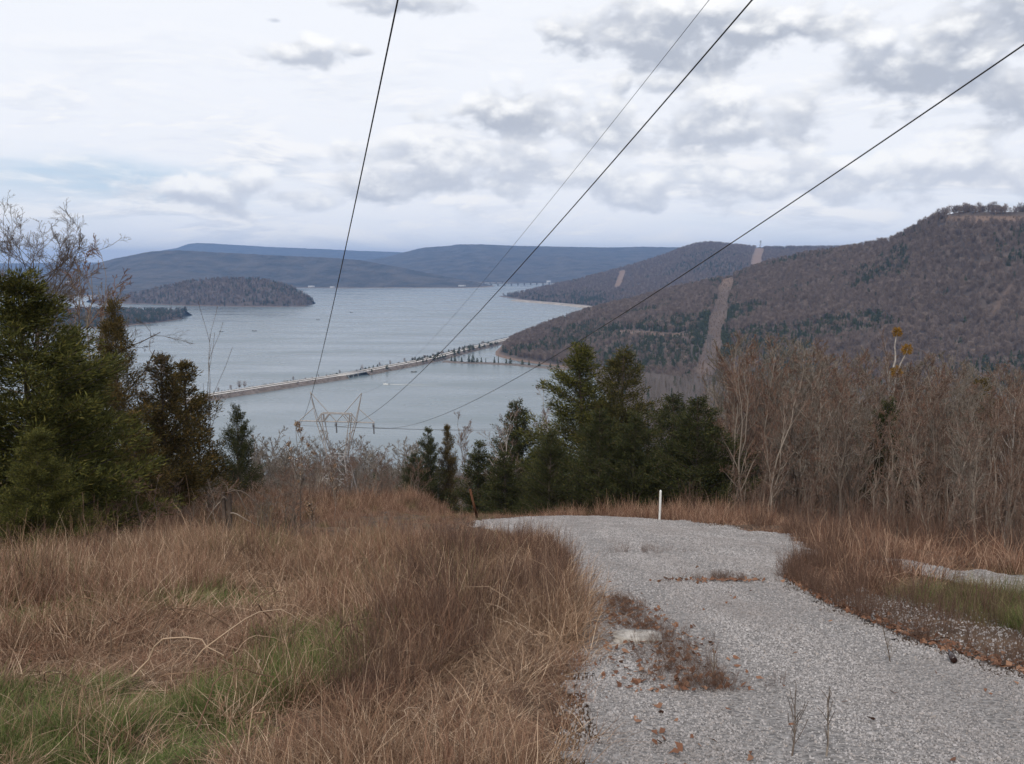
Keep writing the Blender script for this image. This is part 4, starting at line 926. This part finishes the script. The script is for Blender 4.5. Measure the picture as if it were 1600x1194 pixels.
# fishing boats and the speedboat
def boat(label, px, py, L_, rz, white=False):
    p = lake(px, py); o = thing('boat', label, 'boat', (p[0], p[1], 0), rz)
    n = 9; xs_ = np.linspace(-.5, .5, n) * L_; wd = np.where(xs_ < 0, 1, 1 - (np.clip(xs_, 0, None) / (.5 * L_)) ** 2) * L_ * .17 + .02
    V = []
    for x_, w_ in zip(xs_, wd):
        sh = .15 * L_ * (.8 + .4 * max(x_ / L_, 0)); V += [(x_, -w_ * .6, -.15), (x_, -w_, sh), (x_, -w_ * .85, sh), (x_, -w_ * .7, sh * .45), (x_, w_ * .7, sh * .45), (x_, w_ * .85, sh), (x_, w_, sh), (x_, w_ * .6, -.15)]
    f = [[i * 8 + j, (i + 1) * 8 + j, (i + 1) * 8 + j + 1, i * 8 + j + 1] for i in range(n - 1) for j in range(7)] + [[0, 1, 6, 7], [1, 2, 5, 6]]
    m = Mesh(); m.add(V, f); obj('hull', m.mesh('hull', M['white' if white else 'person_dark']), o)
    m = Mesh(); m.box((-.53 * L_, 0, .12 * L_), (.08 * L_, .09 * L_, .2 * L_)); obj('outboard_motor', m.mesh('outboard_motor', M['person_dark']), o)
    m = Mesh(); m.box((.02 * L_, 0, .17 * L_), (.12 * L_, .16 * L_, .12 * L_)); obj('console', m.mesh('console', M['white']), o)
    return o
boat('white speedboat in the near bay right of the pylon', 603, 601, 7, R(165), True)
boat('dark fishing boat by the causeway right of the speedboat', 647, 581.5, 7, R(10))
boat('dark boat left on the lake beside the bronzed cedar', 228, 541.5, 6.5, R(4))
boat('dark boat on the open lake left of the first power line', 398, 517.5, 9, R(5))
boat('faint dark boat leftmost on the open lake', 346, 518.5, 7.5, R(8))
boat('dark boat on the open lake beyond the others', 497, 500, 8, R(3))
boat('tiny boat far out on the lake before the far bridge', 700, 472, 8, R(0))
boat('boat out on the lake right of the first power line', 549, 488.5, 8, R(0))
# wake of the speedboat
wk = Mesh(); p = lake(605, 601)
for sgn in (-1, 1):
    t = np.linspace(0, 1, 14); q = np.stack([p[0] + 2 + 60 * t, p[1] - 6 * t + sgn * 7 * t, .12 + .05 * np.sin(t * 20)], 1); wk.tubes(q[None], np.linspace(.5, .1, 14)[None] * .35, 4)
obj('wake', wk.mesh('wake', M['white']), kind='stuff', label='white wake trailing behind the speedboat')

# ------------------------------------------------------------------ field vegetation (stuff)
def blades(seed, n, h, lean, w, rad, droop=.3, seg=4, hv=.5, zb=0, kink=.16, dirv=.9):
    r = np.random.default_rng(seed); a = r.random(n) * 6.283; rr = rad * np.sqrt(r.random(n)); b = np.stack([np.cos(a) * rr, np.sin(a) * rr, np.full(n, zb)], 1)
    a2 = a + r.normal(0, dirv, n); ln = np.abs(r.normal(lean, lean * .6 + .05, n)); d = unit(np.stack([np.cos(a2) * ln, np.sin(a2) * ln, np.ones(n)], 1)); L_ = h * (1 - hv + hv * 2 * r.random(n) * .75); st_ = L_ / (seg - 1)
    P = np.zeros((n, seg, 3)); P[:, 0] = b; out = np.stack([np.cos(a2), np.sin(a2), 0 * a2], 1)
    for k in range(1, seg):
        P[:, k] = P[:, k - 1] + d * st_[:, None]; d = unit(d + out * droop * (.4 + .9 * r.random(n))[:, None] + r.normal(0, kink, (n, 3)) - np.array([0, 0, droop * .25]))
    P[..., 2] = np.maximum(P[..., 2], -.03)
    s = unit(np.stack([-np.sin(a2 + r.normal(0, .8, n)), np.cos(a2), r.normal(0, .2, n)], 1)) * (w * .5 * (.6 + .8 * r.random(n)))[:, None]
    wv = np.linspace(1, .25, seg)[None, :, None]
    V = np.stack([P - s[:, None] * wv, P + s[:, None] * wv], 2)   # n,seg,2,3
    i = (np.arange(n)[:, None] * seg + np.arange(seg - 1)[None]) * 2; Q = np.stack([i, i + 1, i + 3, i + 2], -1).reshape(-1, 4)
    return V.reshape(-1, 3), Q
def shrub(seed, n, h, rad, w, twigs=5):
    """bundle of upright fine stems with side twigs"""
    r = np.random.default_rng(seed); m = Mesh(); a = r.random(n) * 6.283; rr = rad * np.sqrt(r.random(n))
    L_ = h * (.55 + .5 * r.random(n)); d = np.stack([np.cos(a) * .35 * r.random(n), np.sin(a) * .35 * r.random(n), np.ones(n)], 1); s = np.linspace(0, 1, 5)
    P = np.stack([np.cos(a) * rr, np.sin(a) * rr, 0 * a], 1)[:, None] + unit(d)[:, None] * (L_[:, None] * s)[..., None] + np.cumsum(r.normal(0, h * .015, (n, 5, 3)), 1)
    P[:, 0, 2] = -.02; RD = np.broadcast_to(w * np.linspace(1, .5, 5), (n, 5)); m.tubes(P, RD, 3)
    tw_, tr = grow(r, P, RD, twigs, .32, .55, 3, .35, .3, .1, .7); m.tubes(tw_, np.maximum(tr, w * .45), 3)
    return m
def bm_(mat_, *parts):
    m = Mesh()
    for V, Q in parts: m.add(V, Q)
    return m.mesh('blades', mat_)
C_sedge = proto_coll('sedge', [bm_(M['sedge'], blades(300 + i, 46, .46, .6, .0062, .15, .1, 5, .7, 0, .34, 2.5), blades(400 + i, 50, .24, 1.6, .006, .24, .1, 4, .7, .03, .45, 3)) for i in range(5)])
C_sedge_far = proto_coll('sedge_far', [bm_(M['sedge'], blades(310 + i, 46, .62, .5, .013, .34, .1, 4, .7, 0, .32, 2.5)) for i in range(4)])
C_straw = proto_coll('straw', [bm_(M['straw'], blades(320 + i, 60, .34, 1.6, .006, .26, .15, 5, .7, .02, .45, 3)) for i in range(5)])
C_mat = proto_coll('mat', [bm_(M['straw'], blades(325 + i, 70, .36, 2.2, .006, .30, .15, 4, .6, .03), blades(425 + i, 30, .45, 1.2, .005, .3, .5, 4, .6, .08)) for i in range(5)])
C_green = proto_coll('green', [bm_(M['green'], blades(330 + i, 90, .22, .5, .005, .16, .35)) for i in range(4)])
C_olive = proto_coll('olive', [bm_(M['olive'], blades(340 + i, 70, .55, .45, .007, .25, .25)) for i in range(4)])
C_twig = proto_coll('twig', [shrub(350 + i, 16, .75, .22, .0035, 6).mesh('shrub', M['twig']) for i in range(5)])
def leaf_me(seed):
    r = np.random.default_rng(seed); n = 7; a = np.linspace(0, 6.283, n, endpoint=False); q = .04 * (1 + .35 * np.sin(a * 3 + r.random() * 6) + r.normal(0, .1, n))
    V = [(0, 0, .012)] + [(x * 1.25, y * .8, .008 + r.random() * .022) for x, y in zip(np.cos(a) * q, np.sin(a) * q)]
    m = Mesh(); m.add(V, [[0, 1 + k, 1 + (k + 1) % n, 1 + (k + 1) % n] for k in range(n)]); return m.mesh('leaf', M['leaf'])
C_leaf = proto_coll('leaf', [leaf_me(s) for s in range(5)])

def pts(seed, n, x0, x1, y0, y1, keep=None):
    r = np.random.default_rng(seed); x = r.uniform(x0, x1, n); y = r.uniform(y0, y1, n)
    k = ~gmask(x, y) & ~poly_in(x, y, TRACK)
    if keep is not None: k &= keep(x, y, r)
    x, y = x[k], y[k]; return np.stack([x, y, ground(x, y) - .01], 1), r
def view(x, y, m=.68): return np.abs(x) < y * m + 1.5
# near field
nz_ = lambda x, y, s, sd: fbm(x / s, y / s, sd, 3)
greenz = lambda x, y: sstep(.50, .62, nz_(x, y, 1.6, 41) + .42 * np.exp(-((x + 2.9) / 1.1) ** 2 - ((y - 4.9) / .9) ** 2) + .18 * np.exp(-((x + 3.2) / 1.0) ** 2 - ((y - 8.6) / .9) ** 2) - .13)
def add(name, label, coll, seed, n, x0, x1, y0, y1, keep, s0, s1, tilt=.12):
    P, r = pts(seed, n, x0, x1, y0, y1, keep); k = len(P); s = (s0 + (s1 - s0) * r.random(k)) * (1 - .72 * sstep(-9, -4, P[:, 0]) * sstep(2.5, -.2, P[:, 0]) * sstep(14, 20, P[:, 1]) * sstep(42, 35, P[:, 1])) * (.55 + .45 * sstep(4, 10, P[:, 1]))
    s3 = np.stack([s, s, s * (.7 + .6 * r.random(k)) * (.35 + 1.15 * sstep(.32, .68, nz_(P[:, 0], P[:, 1], .9, 57)))], 1)
    return scatter(name, coll, P, s3, seed=seed + 1, label=label, tilt=tilt)
hmod = lambda x, y: .6 + .8 * nz_(x, y, 2.5, 51)
add('sedge_grass', 'reddish dead broomsedge over the near field', C_sedge, 500, 8000, -14, .9, 2.2, 20, lambda x, y, r: view(x, y) & (r.random(len(x)) < .15 + .85 * sstep(.38, .6, nz_(x, y, 2.2, 43))) & (r.random(len(x)) > .9 * greenz(x, y)) & (y > 3.2 - x * .15), .65, 1.2, .25)
add('straw_grass', 'tangled pale straw over the near field', C_straw, 510, 5000, -12, .7, 2.2, 16, lambda x, y, r: view(x, y) & (r.random(len(x)) < .2 + .8 * sstep(.6, .4, nz_(x, y, 2.2, 43))) & (r.random(len(x)) > .9 * greenz(x, y)), .5, 1.1, .35)
add('straw_mat', 'flattened pale straw under the near field grass', C_mat, 505, 7000, -14, .75, 2.2, 20, lambda x, y, r: view(x, y) & (r.random(len(x)) > .55 * greenz(x, y)), .6, 1.3, .2)
add('green_grass', 'low green grass among the straw', C_green, 520, 13000, -10, .5, 2.2, 14, lambda x, y, r: view(x, y) & (r.random(len(x)) < greenz(x, y)), .7, 1.4)
add('field_sedge', 'reddish dead broomsedge over the far part of the field', C_sedge_far, 530, 12000, -40, 0.6, 18, 62, lambda x, y, r: view(x, y, .62), .5, 1.15, .2)
add('field_weeds', 'olive weeds scattered over the field', C_olive, 540, 4200, -30, 0, 8, 45, lambda x, y, r: view(x, y, .62) & (r.random(len(x)) < sstep(.46, .6, nz_(x, y, 3, 45))), .6, 1.15)
add('field_brush', 'twiggy dead brush through the field', C_twig, 545, 4000, -34, -.5, 5, 56, lambda x, y, r: view(x, y, .62) & (r.random(len(x)) < .15 + .75 * sstep(.47, .6, nz_(x, y, 1.6, 46))), .4, .95, .25)
add('verge_brush', 'reddish twiggy brush along the left side of the gravel', C_twig, 550, 1500, -1.2, 1.0, 5, 21, lambda x, y, r: (x > -1.9 + .8 * vnoise(y, y * 0, 3) - np.clip(y - 15, 0, 20) * .12) & ((y > 8.6) | (x < .35)), .32, .78, .2)
add('bank_brush', 'reddish brush between the gravel and the side track', C_twig, 560, 1000, 3.6, 7.4, 10.6, 22, lambda x, y, r: (x > 3.9 + (12.4 - y) * .05) & (x < 5.6 + np.clip(y - 14.5, 0, 9)), .28, .62, .25)
add('bank_sedge', 'dead grass between the gravel and the side track', C_sedge_far, 565, 1100, 4.0, 9, 9.5, 24, lambda x, y, r: (y > 10.6) & (x > 4.1), .3, .75, .25)
add('roadside_grass', 'short brown and green grass beside the right gravel edge', C_olive, 570, 1200, 4.7, 9.5, 5.5, 11, lambda x, y, r: r.random(len(x)) < sstep(4.6, 5.6, x), .3, .55)
add('roadside_green', 'short green grass right of the gravel', C_green, 575, 330, 5.0, 8.5, 6.5, 10, lambda x, y, r: r.random(len(x)) < .8, .6, 1.1)
add('edge_brush', 'dead brush along the foot of the thicket', C_twig, 580, 1500, 3, 26, 16, 36, lambda x, y, r: (x > 8.2 - .05 * y) & view(x, y, .66) & (r.random(len(x)) < .2 + .8 * sstep(.4, .6, nz_(x, y, 3, 47))), .5, 1.3)
add('crest_sedge', 'dead grass along the far rim of the gravel', C_sedge_far, 585, 1500, -3, 10, 26, 40, lambda x, y, r: y > 20, .5, .95)
r = np.random.default_rng(88); cn = Mesh()
for i in range(110):
    y = 4.5 + 16 * r.random() ** 1.3; x = r.uniform(-min(9, y * .62), .2 if y < 14 else -1); L_ = .25 + .6 * r.random(); a = r.random() * 6.28; hgt = (.12 + .4 * r.random()) * L_
    t = np.linspace(0, 1, 9); q = np.stack([x + np.cos(a) * L_ * t, y + np.sin(a) * L_ * t, hgt * 4 * t * (1 - t * .8)], 1); q[:, :2] += np.cumsum(r.normal(0, .03, (9, 2)), 0); q[:, 2] += ground(q[:, 0], q[:, 1]) + .05
    if gmask(q[:, 0], q[:, 1]).any(): continue
    cn.tubes(q[None], (.0022 + .003 * r.random()) * (1 + y / 14) * np.linspace(1, .5, 9)[None], 4)
obj('bramble_canes', cn.mesh('bramble_canes', M['straw'], True), kind='stuff', label='pale dead canes arching through the near field')
# weeds, leaves and stones on the gravel
def on_gravel(seed, n, fn, coll, name, label, s0, s1, tilt=.1, dz=.03):
    r = np.random.default_rng(seed); P = fn(r, n); P = P[P[:, 1] > 2.5]; z = ground(P[:, 0], P[:, 1]) + dz; k = len(P)
    return scatter(name, coll, np.stack([P[:, 0], P[:, 1], z], 1), s0 + (s1 - s0) * r.random(k), seed=seed, label=label, tilt=tilt)
def med(r, n, sx=.16):
    y = 5.6 + 4.6 * r.random(n) ** 1.1; return np.stack([1.30 + .10 * np.exp(-((y - 7.4) / .6) ** 2) - .015 * (y - 5.6) + r.normal(0, sx, n) * (1.25 - .1 * (y - 5)), y], 1)
def patch(x, y, sx, sy): return lambda r, n: np.stack([x + r.normal(0, sx, n), y + r.normal(0, sy, n)], 1)
on_gravel(600, 240, med, C_twig, 'median_weeds', 'reddish weeds in the strip along the middle of the gravel', .10, .24, .35)
on_gravel(601, 420, lambda r, n: med(r, n, .22), C_leaf, 'median_leaves', 'fallen leaves in the strip along the middle of the gravel', .3, .7, .4, .05)
on_gravel(602, 50, patch(3.05, 12.1, .32, .16), C_twig, 'patch_weeds', 'low weeds in the patch near the bend of the gravel', .1, .22, .35)
on_gravel(603, 120, patch(3.0, 11.9, .35, .12), C_leaf, 'patch_leaves', 'orange leaves in the patch near the bend of the gravel', .4, .8, .4, .05)
on_gravel(604, 16, patch(2.6, 16.6, .3, .15), C_twig, 'tuft_weeds', 'small dry tuft in the upper gravel', .15, .3)
def redge(r, n):
    y = 4.8 + 9.5 * r.random(n); return np.stack([np.interp(y, [4, 6.2, 7.5, 9.9, 12.4, 15], [4.15, 3.82, 3.66, 3.72, 4.05, 5.4]) + np.abs(r.normal(0, .16, n)), y], 1)
on_gravel(605, 900, redge, C_leaf, 'edge_leaves', 'orange fallen leaves along the right gravel edge', .35, .75, .4, .04)
on_gravel(606, 120, redge, C_twig, 'edge_weeds', 'thin dark weeds along the right gravel edge', .25, .5)
on_gravel(607, 60, lambda r, n: np.stack([r.uniform(.4, 4, n), r.uniform(3.6, 14, n)], 1), C_leaf, 'stray_leaves', 'stray dead leaves on the gravel', .25, .6, .4, .05)
on_gravel(608, 90, lambda r, n: np.stack([.75 + np.abs(r.normal(0, .22, n)), 4 + 5 * r.random(n)], 1), C_leaf, 'verge_leaves', 'dead leaves along the left gravel edge', .3, .7, .4, .05)
on_gravel(609, 60, lambda r, n: np.stack([4.3 + 1.3 * r.random(n), 6 + 5 * r.random(n)], 1), C_twig, 'roadside_stalks', 'dark dead stalks right of the gravel edge', .35, .6)
def stone(seed):
    r = np.random.default_rng(seed); bm = bmesh.new()
    for v in unit(r.normal(0, 1, (11, 3))) * (.8 + .4 * r.random((11, 1))) * np.array([1, .8, .6]): bm.verts.new(v)
    g = bmesh.ops.convex_hull(bm, input=bm.verts); me = bpy.data.meshes.new('stone'); bm.to_mesh(me); bm.free(); me.materials.append(M['stone']); return me
C_stone = proto_coll('stone', [stone(700 + i) for i in range(8)])
def stones():
    r = np.random.default_rng(77); out = []
    for (y0, y1, dens, s0, s1) in ((3, 6.5, 3800, .005, .0145), (6.5, 10, 2300, .007, .018), (10, 16, 1300, .009, .021), (16, 33.2, 480, .012, .028)):
        n = int((y1 - y0) * 9 * dens); x = r.uniform(-1.5, 7.5, n); y = r.uniform(y0, y1, n)
        k = (gmask(x + r.normal(0, .08, n), y) | poly_in(x, y, TRACK)) & (np.abs(x) < y * .66 + .6); x, y = x[k], y[k]
        rut = np.minimum(np.abs(x - 1.55 - .02 * y), np.abs(x - 3.0 - .02 * y)); k = r.random(len(x)) < .45 + .55 * sstep(.12, .4, rut); x, y = x[k], y[k]
        out.append(np.stack([x, y, ground(x, y) + .035 + (fbm(x * 1.2, y * 1.2, 21) - .5) * .05, s0 + (s1 - s0) * r.random(len(x)) ** 2], 1))
    # thin stones right of the edge
    n = 5000; y = r.uniform(5, 12, n); x = 3.7 + 2.1 * r.random(n) ** 1.4; out.append(np.stack([x, y, ground(x, y) + .004, .008 + .010 * r.random(n)], 1))
    return np.vstack(out)
SP = stones(); n = len(SP); r = np.random.default_rng(5)
scatter('gravel', C_stone, SP[:, :3], SP[:, 3], rot=np.stack([r.random(n) * 6, r.random(n) * 6, r.random(n) * 6], 1), seed=9, label='loose crushed stone on the road')

# ------------------------------------------------------------------ single things near by
def tube_me(name, P, rad, mat_, k=8):
    m = Mesh(); m.tubes(np.array([P]), np.array([rad]), k, cap=True); return m.mesh(name, mat_, False)
p = at(1030.5, 812, 30); g = float(ground(p[0], p[1])); h = at(1031.5, 768, 30)[2] - g
o = thing('marker_post', 'thin white marker post at the far rim of the gravel', 'post', (p[0], p[1], g - .1), rz=0)
obj('shaft', tube_me('shaft', [(0, 0, 0), (0.01, 0, h * .5), (.015, 0, h + .1)], [.042, .042, .042], M['white']), o)
obj('cap', tube_me('cap', [(.015, 0, h + .102), (.015, 0, h + .15)], [.045, .02], M['white']), o)
p = at(746, 812, 30); g = float(ground(p[0], p[1])); h = at(735, 766, 30)[2] - g; m = Mesh()
m.box((0, 0, h / 2), (.05, .012, h)); m.box((0, .025, h / 2), (.012, .04, h))
o = thing('fence_post', 'rusty leaning steel fence post at the left rim of the gravel', 'post', (p[0], p[1], g - .05), me=m.mesh('fence_post', M['rust'])); o.rotation_euler = (0, R(-13), R(10)); o.scale = (1.7, 1.7, 1.12)
# rock slab
def rock_me(seed, size):
    r = np.random.default_rng(seed); bm = bmesh.new(); bmesh.ops.create_cube(bm, size=1); bmesh.ops.subdivide_edges(bm, edges=bm.edges[:], cuts=4, use_grid_fill=True)
    for v in bm.verts:
        c = v.co; rr = math.hypot(c.x, c.y); k = max(abs(c.x), abs(c.y)) / max(rr, 1e-3); f = 1 - .18 * (1 - k) if False else 1
        q = 1 / max(1, rr / .56); nn = float(fbm(c.x * 4 + seed, c.y * 4 + c.z * 3, seed, 3)) - .5
        v.co = Vector((c.x * q * size[0] * (1 + .25 * nn), c.y * q * size[1] * (1 + .25 * nn), (c.z + .12 * nn * 2) * size[2]))
    me = bpy.data.meshes.new('rock'); bm.to_mesh(me); bm.free(); me.materials.append(M['rock'])
    for pl in me.polygons: pl.use_smooth = True
    return me
def near(px, py):      # where a photo point meets the near ground
    lo, hi = 2.0, 60.0; d = ray(px, py)
    for _ in range(50):
        mY = (lo + hi) / 2; z = CZ + d[2] * mY / d[1]; x = d[0] * mY / d[1]
        if z > float(ground(x, mY)): lo = mY
        else: hi = mY
    return np.array([x, mY, float(ground(x, mY))])
p = near(998, 1010); thing('rock_slab', 'flat pale rock slab lying in the gravel by the weed strip', 'rock', (p[0], p[1] + .08, p[2] + .045), R(-6), me=rock_me(3, (.44, .22, .06)))
p = near(1030, 1012)
# bottle
p = near(1484, 1043); P = np.array([(0, 0, 0), (.002, 0, 0), (.15, 0, 0), (.18, 0, 0), (.25, 0, 0), (.262, 0, 0)]); o = thing('bottle', 'dark brown bottle lying on the gravel', 'bottle', (p[0] + .03, p[1], p[2] + .06), R(75), scale=(.72, .72, .72))
obj('glass_body', tube_me('glass_body', P, [.028, .036, .036, .015, .013, .014], M['glass_brown'], 14), o)
obj('neck_ring', tube_me('neck_ring', [(.245, 0, 0), (.258, 0, 0)], [.0155, .0155], M['glass_brown'], 14), o)
# litter
p = near(1347, 928); m = Mesh(); t = np.linspace(0, 3.3, 7); w_ = np.stack([np.cos(t) * .075, 0 * t, np.sin(t) * .03], 1); V = np.concatenate([w_ + np.array([0, -.05, 0]), w_ + np.array([.01, .05, .005])]); m.add(V, [[i, i + 1, i + 8, i + 7] for i in range(6)])
thing('litter', 'white crumpled scrap of litter beside the gravel edge', 'litter', (p[0], p[1], p[2] + .03), .3, me=m.mesh('litter', M['white']))
# dead broken stems with arching vine
p = near(352, 843); o = thing('dead_stump', 'dark broken dead stems draped with an arching vine', 'stump', tuple(p)); r = np.random.default_rng(9)
hh = 75 / F * p[1] * 1.05
obj('stem', tube_me('stem', [(0, 0, -.1), (.01, 0, hh * .5), (.0, 0, hh)], [.06, .055, .045], M['dark_bark'], 7), o)
obj('stem', tube_me('stem', [(.12, 0, -.1), (.13, .02, hh * .5), (.16, 0, hh * .97)], [.07, .06, .045], M['dark_bark'], 7), o)
for k, (ex, hz, lw) in enumerate([(1.3, 1.0, .02), (.75, 1.02, .018), (-.7, .8, .014), (1.0, .55, .02), (-.4, .9, .012)]):
    t = np.linspace(0, 1, 14); q = np.stack([.1 + ex * t, .1 * np.sin(t * 5 + k), hh * hz * (1 - (t * 1.12 - .12) ** 2) + .03 * np.sin(t * 9)], 1); obj('vine', tube_me('vine', q, np.linspace(lw, lw * .5, 14), M['bark'], 5), o)
# tall seed-head weeds
def weed(label, px, base, top, Y=None, n=8, seed=0):
    p = near(px, base); h = (base - top) / F * p[1] * 1.03; r = np.random.default_rng(seed); o = thing('weed', label, 'weed', tuple(p)); tk, tw_ = bare_tree(seed, h, 9, .45, .6, (3, 2, 2), .35, .006, 1, .1, .004)
    obj('stem', tk.mesh('stem', M['bark']), o); obj('twigs', tw_.mesh('twigs', M['bark']), o)
    V = np.vstack(tw_.V); top_ = V[V[:, 2] > h * .5]; m = None
    for c in top_[r.integers(0, len(top_), n)]:
        m = clump_ball(int(r.integers(0, 999)), .035, 26, .05, .012); V2 = np.vstack(m.V) + c; mm = Mesh(); mm.add(V2, m.F[0]); obj('seed_head', mm.mesh('seed_head', M['straw']), o)
weed('tall branching dead weed with pale seed heads left of the pylon', 468, 830, 672, n=24, seed=11)
weed('dead weed with a cluster of pale seed heads in mid field', 490, 850, 795, n=12, seed=12)
weed('tall dead weed in front of the pylon foot', 520, 815, 735, n=8, seed=13)
def whip(label, px, base, topx, top, seed):
    p = near(px, base); e = at(topx, top, p[1]); r = np.random.default_rng(seed); t = np.linspace(0, 1, 9)[:, None]; q = (e - p) * t; q[:, 0] += (.06 * np.sin(t * 5) * (e[2] - p[2]) * .3)[:, 0]
    o = thing('sapling', label, 'sapling', tuple(p)); obj('stem', tube_me('stem', q, np.linspace(.006, .002, 9) * max(1, p[1] / 9), M['bark'], 5), o)
    tw_, tr = grow(r, q[None], np.full((1, 9), .0035 * max(1, p[1] / 9)), 12, .42, .5, 4, .4, .15); m = Mesh(); m.tubes(tw_, np.maximum(tr * .7, .0022 * max(1, p[1] / 9)), 3); obj('twigs', m.mesh('twigs', M['bark']), o)
whip('tall thin whip sapling rising in front of the lake at the left', 318, 800, 333, 522, 1)
whip('thin bare whip standing before the bronzed cedars', 236, 800, 247, 690, 2)
whip('slender bare sapling on the gravel near the bottom edge', 1236, 1190, 1246, 1075, 3)
whip('straight bare stalk on the gravel beside the slender sapling', 1290, 1190, 1296, 1088, 4)
whip('small forked bare seedling on the gravel above the saplings', 1391, 1040, 1382, 985, 5)
whip('bare stalk at the lower end of the weed strip', 1112, 1070, 1118, 1020, 6)
# ------------------------------------------------------------------ air
hz = bpy.data.materials.new('haze'); hz.use_nodes = True; N = hz.node_tree.nodes; N.remove(N['Principled BSDF'])
pv = N.new('ShaderNodeVolumePrincipled'); pv.inputs['Color'].default_value = (.33, .55, .98, 1); pv.inputs['Density'].default_value = 8.6e-5; pv.inputs['Anisotropy'].default_value = .2
hz.node_tree.links.new(pv.outputs[0], N['Material Output'].inputs['Volume'])
m = Mesh(); m.box((0, 8000, 175), (33000, 17000, 360)); o = obj('haze', m.mesh('haze', hz), kind='stuff'); o['label'] = 'pale blue haze over the lake and far hills'
